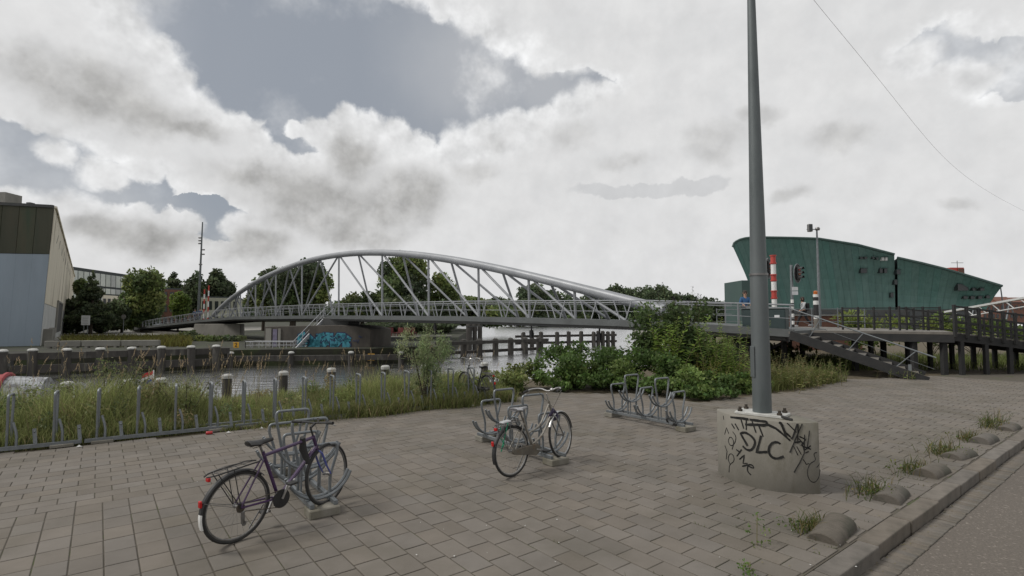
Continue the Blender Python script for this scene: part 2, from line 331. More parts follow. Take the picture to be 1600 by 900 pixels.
mat('cream_wall', (.72, .67, .55), (.6, .55, .44), rough=.85, scale=.35, stretch=(1, 1, .3), c3=(.24, .19, .13), s3=.35, t3=(.52, .7))
mat('white_wall', (.55, .56, .55), (.44, .45, .44), rough=.8, scale=.5)
mat('shed_blue', (.25, .30, .35), (.22, .265, .31), rough=.6, scale=.5, stretch=(1, 1, .2), c3=(.20, .24, .275), s3=.6, t3=(.5, .8))
mat('shed_brown', (.062, .058, .036), (.04, .045, .028), rough=.8, scale=.9, stretch=(1, 1, .12), rnd=.1, c3=(.03, .05, .03), s3=.5)
mat('red_paint', (.45, .05, .035), (.36, .045, .035), rough=.5, scale=6)
mat('white_paint', (.72, .72, .7), (.6, .6, .58), rough=.5, scale=5)
mat('black_paint', (.015, .015, .016), (.025, .025, .025), rough=.5, scale=6)
mat('black_rubber', (.014, .014, .014), (.03, .029, .027), rough=.75, scale=25)
mat('chrome', (.5, .5, .5), (.36, .35, .33), rough=.4, metal=.9, scale=15)
mat('steel_dull', (.25, .25, .25), (.16, .15, .14), rough=.45, metal=.8, scale=15)
mat('purple_paint', (.055, .02, .085), (.035, .015, .05), rough=.3, scale=10, coat=.5)
mat('blue_paint', (.06, .08, .30), (.05, .06, .2), rough=.3, scale=10, coat=.5)
mat('silver_paint', (.28, .265, .235), (.18, .165, .14), rough=.4, metal=.4, scale=10, c3=(.13, .08, .045), s3=9, t3=(.58, .7))
mat('rusty_guard', (.13, .115, .09), (.075, .066, .052), rough=.65, scale=12, c3=(.12, .075, .04), s3=10)
mat('saddle_black', (.018, .018, .018), (.028, .027, .026), rough=.55, scale=20)
mat('saddle_grey', (.32, .32, .33), (.22, .22, .23), rough=.4, scale=8)
mat('red_lens', (.5, .015, .015), (.38, .012, .012), rough=.2, scale=8)
mat('orange_lens', (.5, .15, .03), (.4, .1, .02), rough=.25, scale=8)
mat('green_cord', (.02, .3, .16), (.015, .2, .11), rough=.7, scale=8)
mat('purple_lock', (.03, .018, .06), (.02, .015, .035), rough=.6, scale=8)
mat('yellow_sign', (.62, .34, .02), (.5, .27, .02), rough=.6, scale=4)
mat('sign_white', (.66, .67, .68), (.55, .56, .57), rough=.6, scale=2)
mat('sign_print', (.2, .21, .22), rough=.6)
mat('cabinet', (.022, .04, .042), (.03, .05, .05), rough=.55, scale=3)
mat('stair_steel', (.45, .46, .48), (.36, .37, .39), rough=.5, metal=.2, scale=3)
mat('chair_red', (.16, .03, .03), (.10, .025, .025), rough=.6, scale=3)
mat('block_stone', (.125, .11, .092), (.085, .075, .062), rough=.9, scale=6, bump=.004, bscale=50, rnd=.12, c3=(.06, .06, .045), s3=4, t3=(.5, .65))
mat('abutment', (.19, .18, .16), (.13, .125, .11), rough=.88, scale=.8, stretch=(1, 1, .5), c3=(.08, .075, .065), s3=.7)
mat('teal_paint', (.05, .27, .33), (.04, .2, .28), rough=.7, scale=1.5)
mat('navy_paint', (.012, .02, .06), (.02, .035, .09), rough=.7, scale=2)
mat('lilac_paint', (.2, .18, .26), (.12, .11, .16), rough=.8, scale=3)
mat('skin', (.42, .25, .17), (.36, .2, .14), rough=.6, scale=5)
mat('hair', (.02, .014, .01), (.035, .025, .018), rough=.6, scale=12)
mat('cloth_pale', (.42, .43, .44), (.33, .34, .35), rough=.9, scale=6)
mat('cloth_black', (.012, .012, .014), (.02, .02, .022), rough=.9, scale=6)
mat('cloth_blue', (.03, .10, .22), (.025, .07, .16), rough=.9, scale=6)
mat('denim', (.03, .045, .1), (.02, .035, .08), rough=.9, scale=6)
mat('bark', (.07, .055, .04), (.045, .036, .028), rough=.95, scale=5, stretch=(1, 1, .2))
mat('canvas_red', (.33, .055, .06), (.25, .045, .05), rough=.8, scale=2)
mat('boat_white', (.6, .6, .59), (.45, .45, .45), rough=.35, scale=1.2, c3=(.3, .28, .25), s3=1.5)
mat('clear_sheet', (.4, .41, .42), (.2, .21, .22), rough=.25, scale=5, c3=(.12, .12, .13), s3=4, t3=(.5, .6))
mat('flag_blue', (.02, .05, .3), rough=.8); mat('flag_red', (.5, .03, .04), rough=.8)
mat('car_blue', (.06, .12, .25), (.05, .1, .2), rough=.25, scale=2, coat=.5)
mat('can_red', (.45, .02, .025), (.3, .02, .02), rough=.35, scale=12)
mat('litter', (.6, .6, .58), (.45, .44, .42), rough=.7, scale=9)
mat('straw', (.2, .165, .085), (.13, .125, .05), rough=.9, scale=20)
mat('wire', (.34, .34, .34), rough=.6)

def water_mat():
    m = bpy.data.materials.new('water'); m.use_nodes = True; nt = m.node_tree; N = nt.nodes; L = nt.links; N.remove(N['Principled BSDF'])
    g = N.new('ShaderNodeNewGeometry'); mp = N.new('ShaderNodeMapping'); mp.inputs['Scale'].default_value = (.5, 1.15, 1); L.new(g.outputs['Position'], mp.inputs[0])
    a = N.new('ShaderNodeTexNoise'); a.inputs['Scale'].default_value = 1.3; a.inputs['Detail'].default_value = 4; a.inputs['Roughness'].default_value = .55; L.new(mp.outputs[0], a.inputs['Vector'])
    c = N.new('ShaderNodeTexNoise'); c.inputs['Scale'].default_value = .3; c.inputs['Detail'].default_value = 2; L.new(mp.outputs[0], c.inputs['Vector'])
    ad = N.new('ShaderNodeMath'); ad.operation = 'MULTIPLY_ADD'; ad.inputs[1].default_value = .9; L.new(c.outputs['Fac'], ad.inputs[0]); L.new(a.outputs['Fac'], ad.inputs[2])
    bp = N.new('ShaderNodeBump'); bp.inputs['Strength'].default_value = 1.0; bp.inputs['Distance'].default_value = .055; L.new(ad.outputs[0], bp.inputs['Height'])
    df = N.new('ShaderNodeBsdfDiffuse'); df.inputs['Color'].default_value = (.05, .052, .045, 1)
    gl = N.new('ShaderNodeBsdfGlossy'); gl.inputs['Color'].default_value = (.97, .97, .98, 1); gl.inputs['Roughness'].default_value = .2; L.new(bp.outputs[0], gl.inputs['Normal'])
    fr = N.new('ShaderNodeFresnel'); fr.inputs['IOR'].default_value = 1.45
    fx = N.new('ShaderNodeMath'); fx.operation = 'MULTIPLY_ADD'; fx.use_clamp = True; fx.inputs[1].default_value = 1.0; fx.inputs[2].default_value = .25; L.new(fr.outputs[0], fx.inputs[0])
    x = N.new('ShaderNodeMixShader'); L.new(fx.outputs[0], x.inputs[0]); L.new(df.outputs[0], x.inputs[1]); L.new(gl.outputs[0], x.inputs[2]); L.new(x.outputs[0], N['Material Output'].inputs['Surface'])
    MAT['water'] = m
water_mat()

# ---------------------------------------------------------------- foliage tools
LEAF_GAIN = 1.9
def quads(name, P, U, W, C, matname, parent=None):
    """leaf-shaped four-sided faces: centre P, half length vector U, half width vector W, colour C (numpy arrays)"""
    n = len(P); V = np.empty((n, 4, 3), np.float32)
    V[:, 0] = P - U; V[:, 1] = P + W - U * .15; V[:, 2] = P + U; V[:, 3] = P - W - U * .15
    me = bpy.data.meshes.new(name); me.vertices.add(n * 4); me.loops.add(n * 4); me.polygons.add(n)
    me.vertices.foreach_set('co', V.reshape(-1)); me.loops.foreach_set('vertex_index', np.arange(n * 4, dtype=np.int32))
    me.polygons.foreach_set('loop_start', np.arange(0, n * 4, 4, dtype=np.int32)); me.polygons.foreach_set('loop_total', np.full(n, 4, np.int32))
    me.update(calc_edges=True)
    ca = me.color_attributes.new('Col', 'FLOAT_COLOR', 'POINT'); cc = np.ones((n, 4, 4), np.float32); cc[:, :, :3] = C[:, None, :]
    ca.data.foreach_set('color', cc.reshape(-1)); me.materials.append(MAT[matname])
    return link(name, me, parent)
def unit(a): return a / np.maximum(np.linalg.norm(a, axis=1, keepdims=True), 1e-6)
def foliage(name, blobs, dens, size, cols, parent=None, matname='leaf', asp=.55, shell=.55, up=.35, vary=.22, seed=None, fill=0.0):
    """blobs: (x, y, z, rx, ry, rz); dens leaves for each blob of unit mean radius squared"""
    rng = np.random.default_rng(seed if seed is not None else random.randrange(1 << 30))
    PP, CC, SS = [], [], []
    for (x, y, z, rx, ry, rz) in blobs:
        n = max(12, int(dens * ((rx * ry + ry * rz + rx * rz) / 3)))
        d = unit(rng.normal(size=(n, 3))); rad = shell + (1 - shell) * rng.random((n, 1)) ** .6
        if fill: rad = np.where(rng.random((n, 1)) < fill, rng.random((n, 1)) ** .4 * shell, rad)
        rad *= 1 + .16 * np.sin(d[:, :1] * 5 + x) * np.cos(d[:, 1:2] * 6 + y)
        PP.append(np.array([x, y, z]) + d * rad * np.array([rx, ry, rz]))
        base = np.array(cols[rng.integers(len(cols))]) * LEAF_GAIN; k = 1 + rng.normal(size=(1, 1)) * vary * .6
        CC.append(np.clip(base * k * (1 + rng.normal(size=(n, 1)) * vary), .004, 1) * (1 + rng.normal(size=(n, 3)) * .05))
        SS.append(size * (.65 + .7 * rng.random((n, 1))))
    P = np.concatenate(PP); C = np.clip(np.concatenate(CC), .004, 1); S = np.concatenate(SS); n = len(P)
    U = unit(rng.normal(size=(n, 3)) + np.array([0, 0, -up])); T = unit(np.cross(U, rng.normal(size=(n, 3))))
    return quads(name, P.astype(np.float32), U * S, T * S * asp, C, matname, parent)
def blades(name, XY, H, Wd, C, z=0.0, lean=.35, parent=None, seed=3):
    """grass blades: bent strips of two pieces"""
    rng = np.random.default_rng(seed); n = len(XY); a = rng.random(n) * 2 * math.pi; lx = rng.normal(size=n) * lean; ly = rng.normal(size=n) * lean
    px, py = np.cos(a) * Wd / 2, np.sin(a) * Wd / 2; V = np.empty((n, 5, 3), np.float32)
    b = np.stack([XY[:, 0], XY[:, 1], np.full(n, z)], 1); m = b + np.stack([lx * H * .35, ly * H * .35, H * .58], 1); t = b + np.stack([lx * H * 1.05, ly * H * 1.05, H * (1 - .25 * np.hypot(lx, ly))], 1)
    w = np.stack([px, py, np.zeros(n)], 1)
    V[:, 0] = b - w; V[:, 1] = b + w; V[:, 2] = m + w * .8; V[:, 3] = m - w * .8; V[:, 4] = t
    me = bpy.data.meshes.new(name); me.vertices.add(n * 5); me.loops.add(n * 7); me.polygons.add(n * 2)
    me.vertices.foreach_set('co', V.reshape(-1))
    k = (np.arange(n) * 5)[:, None]; li = np.concatenate([k + np.array([[0, 1, 2, 3]]), k + np.array([[3, 2, 4]])], 1).astype(np.int32)
    me.loops.foreach_set('vertex_index', li.reshape(-1))
    ls = np.stack([np.arange(n) * 7, np.arange(n) * 7 + 4], 1).astype(np.int32); me.polygons.foreach_set('loop_start', ls.reshape(-1)); me.polygons.foreach_set('loop_total', np.tile(np.array([4, 3], np.int32), n))
    me.update(calc_edges=True)
    ca = me.color_attributes.new('Col', 'FLOAT_COLOR', 'POINT'); cc = np.ones((n, 5, 4), np.float32); cc[:, :, :3] = C[:, None, :]
    ca.data.foreach_set('color', cc.reshape(-1)); me.materials.append(MAT['blade'])
    return link(name, me, parent)
def inpoly(x, y, poly):
    c = False; n = len(poly); j = n - 1
    for i in range(n):
        xi, yi = poly[i]; xj, yj = poly[j]
        if (yi > y) != (yj > y) and x < (xj - xi) * (y - yi) / (yj - yi) + xi: c = not c
        j = i
    return c
# ================================================================ the setting
TH = R(38); KO = (2.84, 4.67); BV = (math.cos(TH), math.sin(TH)); AV = (math.sin(TH), -math.cos(TH))
def kp(a, b, z=0.0):     # paving grid: a across the kerb (road side positive), b along it
    return (KO[0] + a * AV[0] + b * BV[0], KO[1] + a * AV[1] + b * BV[1], z)
WATER_Z = -1.6; FAR_Z = -.3
def structure(name, mb, m, **k):
    return tag(mb.build(name, m, **k), kind='structure')
structure('water', MB().add([(-5000, -300, WATER_Z), (5000, -300, WATER_Z), (5000, 8000, WATER_Z), (-5000, 8000, WATER_Z)], [(0, 1, 2, 3)]), 'water')
LAND = [kp(-.02, -40)[:2], kp(-.02, 70)[:2], (75, 90), (27, 90), (14.5, 45), (10.0, 31), (6.3, 25), (2, 20.3), (-3.3, 17.3), (-10.7, 12.4), (-45, -9.9)]
structure('ground', MB().prism(LAND, -3.2, -.035), 'soil')
structure('road', MB().prism([kp(.1, -40)[:2], kp(60, -40)[:2], kp(60, 90)[:2], kp(.1, 90)[:2]], -1.0, -.125), 'asphalt')
EDGE = [(-13.5, 5.2), (-9.6, 7.95), (-8.35, 8.68), (-6.74, 9.62), (-5.15, 10.7), (-2.92, 12.2), (-1, 13.6), (.3, 15.0), (.96, 15.8), (2.4, 15.6), (3.7, 15.5), (4.4, 14.4), (5.0, 13.9), (6.0, 14.6), (7.3, 15.4), (8.6, 16.0),
        (10.2, 17.3), (11.4, 18.9), (14.3, 19.6), (17.5, 20.9), (20, 21.2), (24, 24.5), (34, 29.0)]
PLAZA = EDGE + [kp(-.2, 29)[:2], kp(-.2, -12)[:2], kp(-9, -14)[:2]]
structure('plaza', MB().prism(PLAZA, -.2, -.0055), 'joint')
plaza = bpy.data.objects['plaza']

# --- paving stones: courses run across the plaza near the road, and along it beyond the seam
TW, TL, SEAM = .25, .35, -6.15
def tile_list():
    out = []
    nb0, nb1 = int(-9 / TW), int(20 / TW)
    for j in range(nb0, nb1):
        b = (j + .5) * TW
        k = min(1, max(0, (b + 4.0) / 3.0)); off = (.5 * (j % 2)) * TL * k + (j % 3) * .012
        lim = SEAM if b < 6.5 else -16
        n = int((-.22 - lim) / TL) + 2
        for i in range(n):
            a = -.215 - off * 1.0 - (i - .5) * TL; a0, a1 = a - TL / 2, a + TL / 2
            a0, a1 = max(a0, lim), min(a1, -.215)
            if a1 - a0 < .06: continue
            out.append(((a0 + a1) / 2, b, a1 - a0, TW))
    i = 0; a = SEAM
    while a > -17:
        for j in range(int(-12 / TL), int(6.5 / TL) + 1):
            b = (j + .5 * (i % 2)) * TL; b1 = min(b + TL, 6.5); 
            if b1 - b < .05: continue
            out.append((a - TW / 2, (b + b1) / 2, TW, b1 - b))
        a -= TW; i += 1
    return out
tiles = []
for (a, b, la, lb) in tile_list():
    x, y, _ = kp(a, b)
    if y > 1.2 and inpoly(x, y, PLAZA): tiles.append((x, y, a, b, la, lb))
def in_view(x, y): return y > 2 and abs(x / y) < .985 and y > 4.45
tiles.sort(key=lambda t: (0 if in_view(t[0], t[1]) else 1, t[0] ** 2 + t[1] ** 2))
GAPW = .0058
def tile_mesh(la, lb):
    me_v = []; h = (la / 2 - GAPW, lb / 2 - GAPW); c = .005
    for s, z in ((0, -.03), (0, -.003), (c, 0.0)):
        for sx, sy in ((-1, -1), (1, -1), (1, 1), (-1, 1)): me_v.append((sx * (h[0] - s), sy * (h[1] - s), z))
    f = [(8, 9, 10, 11)]
    for l in (0, 4):
        for k in range(4): f.append((l + k, l + (k + 1) % 4, l + 4 + (k + 1) % 4, l + 4 + k))
    return me_v, f
cache = {}; sv, sf, st = [], [], []
for n, (x, y, a, b, la, lb) in enumerate(tiles):
    tx, ty, dz = random.gauss(0, .0035), random.gauss(0, .0035), random.gauss(.0006, .0007)
    dz += .0022 * (1 + math.sin(x * .9 + 1) * math.cos(y * .7))       # the ground has settled unevenly
    if n < 300:
        key = (round(la, 2), round(lb, 2))
        if key not in cache:
            v, f = tile_mesh(*key); m = MB(); m.add(v, f); cache[key] = m.mesh('paving_stone', 'paver', recalc=False)
        o = link('paving_stone', cache[key], plaza); o.location = (x, y, dz); o.rotation_euler = (tx, ty, TH - math.pi / 2 + random.gauss(0, .004))
    else:
        v, f = tile_mesh(la, lb); k = len(sv); an = TH - math.pi / 2 + random.gauss(0, .004); ca, sa = math.cos(an), math.sin(an)
        sv += [(x + p[0] * ca - p[1] * sa, y + p[0] * sa + p[1] * ca, dz + p[2] + p[1] * tx - p[0] * ty) for p in v]
        sf += [tuple(i + k for i in q) for q in f]; st += [random.random()] * len(f)
m = MB(); m.v, m.f = sv, sf
o = m.build('paving_stones_beyond', 'paver', plaza, recalc=False); o['kind'] = 'stuff'
o.data.attributes.new('tint', 'FLOAT', 'FACE').data.foreach_set('value', np.array(st, np.float32))

# --- kerb stones and the brick gutter
kerb = structure('kerb', MB().prism([kp(-.195, -12)[:2], kp(-.02, -12)[:2], kp(-.02, 60)[:2], kp(-.195, 60)[:2]], -.3, -.02), 'joint')
km = MB().box((0, 0, -.075), (.992, .19, .165)).mesh('kerb_stone', 'kerbstone', bevel=.014, segs=2)
for i in range(-6, 34):
    o = link('kerb_stone', km, kerb); o.location = kp(-.1 + random.gauss(0, .006), i + .37, .006 + random.gauss(0, .005)); o.rotation_euler = (random.gauss(0, .006), 0, TH + random.gauss(0, .007))
gut = structure('gutter', MB().prism([kp(-.0, -12)[:2], kp(.24, -12)[:2], kp(.24, 60)[:2], kp(.0, 60)[:2]], -.4, -.128), 'joint')
gm = MB().box((0, 0, -.02), (.096, .205, .05)).mesh('gutter_brick', 'kerbstone', bevel=.005)
for i in range(-20, 150):
    o = link('gutter_brick', gm, gut); o.location = kp(.108 + random.gauss(0, .003), i * .102, -.116 + random.gauss(0, .002)); o.rotation_euler = (0, 0, TH + random.gauss(0, .015))

# --- far banks
FAR1 = [(-160, 6), (-45, 33.6), (-33, 35.2), (-24, 38.6), (-21, 42.0), (-11.5, 43.6), (-8.2, 46.5), (-6.5, 56), (-9, 120), (-30, 165), (-60, 330), (-600, 330), (-600, 6)]
structure('far_bank', MB().prism(FAR1, -4, FAR_Z), 'shaded_dark_earth')
structure('museum_quay', MB().prism([(27, 92), (40, 104), (150, 104), (190, 150), (120, 190), (36, 150), (25, 110)], -4, -.4), 'concrete_plain')
structure('far_shore', MB().prism([(-900, 390), (900, 390), (2500, 900), (2500, 2500), (-2500, 2500), (-2500, 900)], -4, -.2), 'shaded_dark_earth')
structure('far_road', MB().prism([(-90, 52), (-52, 52), (-55, 150), (-95, 150)], -.6, FAR_Z + .02), 'concrete_plain')
# ================================================================ the footbridge
BA = Vector((7.8, 27.4, 0)); BD = Vector((-49.3, 45.65, 0)); BU = BD.normalized(); BN = Vector((-BU.y * -1, 0, 0))
BN = Vector((BU.y, -BU.x, 0))           # across the deck, away from the viewer
def interp(t, T):
    if t <= T[0][0]: return T[0][1] + (t - T[0][0]) * (T[1][1] - T[0][1]) / (T[1][0] - T[0][0])
    for (a, x), (b, y) in zip(T, T[1:]):
        if t <= b: return x + (y - x) * (t - a) / (b - a)
    (a, x), (b, y) = T[-2], T[-1]; return y + (t - b) * (y - x) / (b - a)
ZA = [(0, 2.63), (.025, 3.0), (.068, 3.75), (.118, 4.56), (.176, 5.51), (.244, 6.42), (.325, 7.31), (.372, 7.70), (.44, 8.08), (.5, 8.28), (.56, 8.22), (.615, 8.02), (.676, 7.64), (.743, 7.04), (.817, 6.14), (.899, 4.85), (.95, 3.8), (1, 2.6)]
_c = np.polyfit([a for a, _ in ZA], [b for _, b in ZA], 6); ZA = [(i / 100, float(np.polyval(_c, i / 100))) for i in range(101)]
ZD = [(-.1, 1.68), (0, 2.02), (.2, 2.27), (.5, 2.4), (.8, 2.3), (1.0, 1.85), (1.25, 1.15), (1.5, .35), (1.6, -.1)]
def bp(t, off, z): p = BA + BD * t + BN * off; return Vector((p.x, p.y, z))
def dk(t): return interp(t, ZD)
bridge = thing('arch_footbridge', 'grey steel arch footbridge with diagonal truss struts crossing the canal', 'bridge', (0, 0, 0))
ts = [i / 60 for i in range(61)]
MB().tube([bp(t, .25, interp(t, ZA)) for t in ts], [.27 + .05 * abs(t - .5) for t in ts], 14).build('arch', 'bridge_steel', bridge, smooth=True)
FR = [.498, .389, .294, .21, .14, .086, .036]; BK = [.447, .345, .2546, .1757, .114, .066]
def strut(name, t0, t1, off):
    MB().tube([bp(t0, .25, interp(t0, ZA)), bp(t1, off, dk(t1) + .02)], .085, 8).build(name, 'bridge_steel', bridge, smooth=True)
for i, t in enumerate(FR[:-1]):
    for s in (0, 1):
        if i == 0 and s: continue
        q = (lambda k: k if not s else 1 - k)
        strut('hanger', q(t), q(t), .35)
    strut('diagonal', t, FR[i + 1], .35); strut('diagonal', 1 - t if i else t, 1 - FR[i + 1], .35)
for i, t in enumerate(BK):
    for s in (0, 1):
        q = (lambda k: k if not s else 1 - k); strut('hanger', q(t), q(t), 1.9)
        if i < len(BK) - 1: strut('diagonal', q(t), q(BK[i + 1]), 1.9)
dt = [-.10 + i * .0405 for i in range(41)]
def strip(o0, o1, z0, z1, name, m, parent=bridge, tt=dt, **k):
    mb = MB()
    vs = []; 
    for t in tt:
        z = dk(t)
        vs += [bp(t, o0, z + z0), bp(t, o1, z + z0), bp(t, o1, z + z1), bp(t, o0, z + z1)]
    n = len(tt); fs = [(3, 2, 1, 0), tuple((n - 1) * 4 + k_ for k_ in range(4))]
    for i in range(n - 1):
        for k_ in range(4): fs.append((i * 4 + k_, i * 4 + (k_ + 1) % 4, i * 4 + 4 + (k_ + 1) % 4, i * 4 + 4 + k_))
    return mb.add(vs, fs).build(name, m, parent, **k)
strip(-1.9, 3.3, -.16, 0, 'deck', 'deck_edge'); strip(-1.75, -1.35, -.42, -.165, 'edge_girder', 'bridge_dark'); strip(.1, .5, -.5, -.165, 'girder', 'bridge_dark'); strip(1.7, 2.1, -.5, -.165, 'girder', 'bridge_dark')
strip(-1.98, -1.905, -.26, .06, 'edge_channel', 'deck_edge')
cm = None
for i in range(0, 34):
    t = .01 + i * .03
    o = MB().beam(bp(t, -1.3, dk(t) - .27), bp(t, 3.2, dk(t) - .27), .14, .19).build('cross_beam', 'bridge_dark', bridge)
for off, nm in ((-1.88, 'near'), (3.2, 'far')):
    tt = [(-.10 if off < 0 else -.035) + i * .0243 for i in range(68 if off < 0 else 65)]
    rail = MB().tube([bp(t, off, dk(t) + 1.05) for t in tt], .032, 6).build('railing', 'bridge_steel', bridge, smooth=True)
    MB().tube([bp(t, off, dk(t) + .93) for t in tt], .015, 5).build('guard_wire', 'bridge_steel', rail)
    MB().tube([bp(t, off, dk(t) + .5) for t in tt], .012, 5).build('guard_wire', 'bridge_steel', rail)
    k = 0; t = -.098 if off < 0 else -.03
    while t < 1.52:
        ln = (.0055 if k % 2 else -.0055) if t > 0 else 0
        if t < 0 and k % 2: t += .0155; k += 1; continue
        if off > 0 and k % 2: t += .0155; k += 1; continue
        MB().beam(bp(t + ln, off, dk(t) + .02), bp(t, off, dk(t) + 1.05), .05, .05).build('post', 'bridge_steel', rail)
        t += .0155; k += 1
for (u, l) in ((850, .75), (955, .7), (700, .5)):       # signal lamps hung below the deck
    kk = (u - 800) / FOC; t = (BA.x - BA.y * kk) / (BD.y * kk - BD.x); z = dk(t) - .4
    MB().tube([bp(t, -1.2, z), bp(t, -1.2, z - l * .4)], .05, 6).tube([bp(t, -1.2, z - l * .4), bp(t, -1.2, z - l)], .13, 8).build('signal_lamp', 'black_paint', bridge)
# concrete supports
ab = thing('bridge_abutment', 'pale concrete abutment block under the far end of the bridge', 'abutment')
c0 = bp(.985, 0, 0); an = math.atan2(BU.y, BU.x)
def quadblock(name, m, pts_bot, pts_top, parent, **k):
    n = len(pts_bot); return MB().add(list(pts_bot) + list(pts_top), [tuple(range(n - 1, -1, -1)), tuple(range(n, 2 * n))] + [(i, (i + 1) % n, (i + 1) % n + n, i + n) for i in range(n)]).build(name, m, parent, **k)
quadblock('block', 'abutment', [at(297, 540, 66) * 1, at(375, 540, 64), at(382, 540, 72), at(312, 540, 74)], [at(304, 506, 66.5), at(375, 506, 64.5), at(382, 506, 72), at(312, 506, 74)], ab, bevel=.05)
tb = MB()
tb.prism([tuple(bp(1.0, -1.5, 0))[:2], tuple(bp(1.0, 2.8, 0))[:2], tuple(bp(1.55, 2.8, 0))[:2], tuple(bp(1.55, -1.5, 0))[:2]], FAR_Z - .3, .1); tb.build('ramp_wall', 'abutment', ab)
pier = thing('bridge_pier', 'brown concrete pier under the bridge sprayed with blue graffiti', 'pier')
P0, P1 = Vector((ax(414, 46.8), 46.8, 0)), Vector((ax(580, 45.2), 45.2, 0)); PD = (P1 - P0); PN = Vector((-PD.y, PD.x, 0)).normalized()
def pp(s, h, off=0.0): q = P0 + PD * s - PN * off; return Vector((q.x, q.y, h))
MB().extrude([pp(0, -1.7), pp(1, -1.7), pp(1, 1.25), pp(.85, 1.52), pp(.7, 1.6), pp(0, 1.45)], PN * 4.5).build('wall', 'concrete_dark', pier, bevel=.04)
MB().box(tuple((P0 + PD * .62 + PN * 2.2) + Vector((0, 0, 1.85))), (2.4, 2.4, .75), math.atan2(PD.y, PD.x)).build('bearing_block', 'bridge_dark', pier, bevel=.05)
for s0, s1, m, h in ((.02, .075, 'concrete_plain', .96), (.09, .13, 'lilac_paint', .9), (.14, .165, 'concrete_plain', .95)):
    MB().extrude([pp(s0, -.75, .01), pp(s1, -.75, .01), pp(s1, 1.35 * h, .01), pp(s0, 1.35 * h, .01)], -PN * .09).build('pilaster', m, pier)
def ribbon(mb, pts, w, f, off):
    """flat painted stroke on a wall; f maps (s, h) to a point, w half width in wall units"""
    for (a, b) in zip(pts, pts[1:]):
        a, b = Vector((*a, 0)), Vector((*b, 0)); d = (b - a)
        if d.length < 1e-6: continue
        d.normalize(); n = Vector((-d.y, d.x, 0)) * w; e = d * w * .55
        mb.add([f(*(a - e + n)[:2], off), f(*(b + e + n)[:2], off), f(*(b + e - n)[:2], off), f(*(a - e - n)[:2], off)], [(0, 1, 2, 3)])
g1, g2 = MB(), MB(); fg = lambda s, h, o: pp(s / PD.length, h, o)
L0 = PD.length; rg = random.Random(5)
word = [[(0, 1), (-.5, .8), (-.6, .2), (-.1, 0), (.4, .2)], [(.6, 0), (.5, .9), (1.0, .5), (.7, .45), (1.2, 0)], [(1.3, 0), (1.5, 1), (1.9, 0), (1.35, .35), (1.9, .4)], [(2.1, 0), (2.0, .95), (2.5, .2), (2.6, 1)],
        [(2.9, .95), (3.0, .1), (3.4, .05)], [(3.5, .9), (4.0, .5), (3.5, .0), (3.7, 1.0), (4.1, .95)], [(4.4, 0), (4.3, 1), (4.8, .7), (4.4, .5), (4.9, 0)]]
for lt in word:
    q = [(.335 * L0 + p[0] * .86 + .5 + rg.uniform(-.06, .06), -.25 + p[1] * 1.02 + rg.uniform(-.08, .08)) for p in lt]
    ribbon(g1, q, .27, fg, .012); ribbon(g2, q, .185, fg, .02)
g1.build('graffiti_outline', 'navy_paint', pier, recalc=False); g2.build('graffiti', 'teal_paint', pier, recalc=False)
g3 = MB()
for i in range(26):
    x, y = rg.uniform(.36, .98) * L0 * .82 + .9, rg.uniform(-.35, .75); ribbon(g3, [(x, y), (x + rg.uniform(-.3, .3), y + rg.uniform(-.3, .3)), (x + rg.uniform(-.4, .4), y + rg.uniform(-.2, .2))], .035, fg, .026)
g3.build('graffiti_line', 'navy_paint', pier, recalc=False)['kind'] = 'stuff'

# steel stair from the bridge to the landing stage
stair = thing('steel_stair', 'galvanised steel stair running from the bridge deck down to the landing', 'stair')
SA, SB = at(508, 498, 47.6), at(456, 553, 44.6); wv = Vector((.35, .94, 0)) * 1.1
for k in (0, 1):
    MB().beam(SA + wv * k, SB + wv * k, .09, .3).build('stringer', 'stair_steel', stair)
    hr = MB().tube([SA + wv * k + Vector((0, 0, .95)), SB + wv * k + Vector((0, 0, .95))], .028, 6).build('handrail', 'stair_steel', stair)
    MB().tube([SA + wv * k + Vector((0, 0, .5)), SB + wv * k + Vector((0, 0, .5))], .018, 5).build('mid_rail', 'stair_steel', hr)
    for i in range(5):
        p = SA.lerp(SB, (i + .2) / 4.6) + wv * k; MB().beam(p, p + Vector((0, 0, .95)), .04, .04).build('baluster', 'stair_steel', hr)
for i in range(14):
    p = SA.lerp(SB, (i + .5) / 14); MB().beam(p + wv * .04, p + wv * .96, .26, .035).build('tread', 'galv', stair)
MB().beam(SA + Vector((-.3, .3, -.03)), SA + Vector((1.3, .5, -.03)), 1.1, .06).build('top_plate', 'galv', stair)
lan = thing('landing_stage', 'small steel landing stage with railings at the foot of the pier', 'landing stage')
q0, q1 = at(383, 555, 44.4), at(470, 555, 44.2); q0.z = q1.z = -.78; dp = Vector((.05, 1.0, 0)) * 1.5
MB().prism([tuple(q0)[:2], tuple(q1)[:2], tuple(q1 + dp)[:2], tuple(q0 + dp)[:2]], -.95, -.78).build('platform', 'galv', lan, bevel=.01)
for (a, b) in ((q0, q0.lerp(q1, .86)), (q0, q0 + dp), (q0 + dp, (q1 + dp).lerp(q0 + dp, .2))):
    hr = MB().tube([a + Vector((0, 0, 1.0)), b + Vector((0, 0, 1.0))], .028, 6).build('railing', 'stair_steel', lan)
    for h in (.1, .4, .7): MB().tube([a + Vector((0, 0, h)), b + Vector((0, 0, h))], .014, 5).build('bar', 'stair_steel', hr)
    n = max(2, int((b - a).length / .55))
    for i in range(n + 1): p = a.lerp(b, i / n); MB().beam(p, p + Vector((0, 0, 1.0)), .035, .035).build('post', 'stair_steel', hr)
for i in range(4): p = q0.lerp(q1, (i + .4) / 4) + dp * .5; MB().tube([p + Vector((0, 0, -1.3)), p + Vector((0, 0, -.17))], .12, 8).build('leg', 'timber', lan)

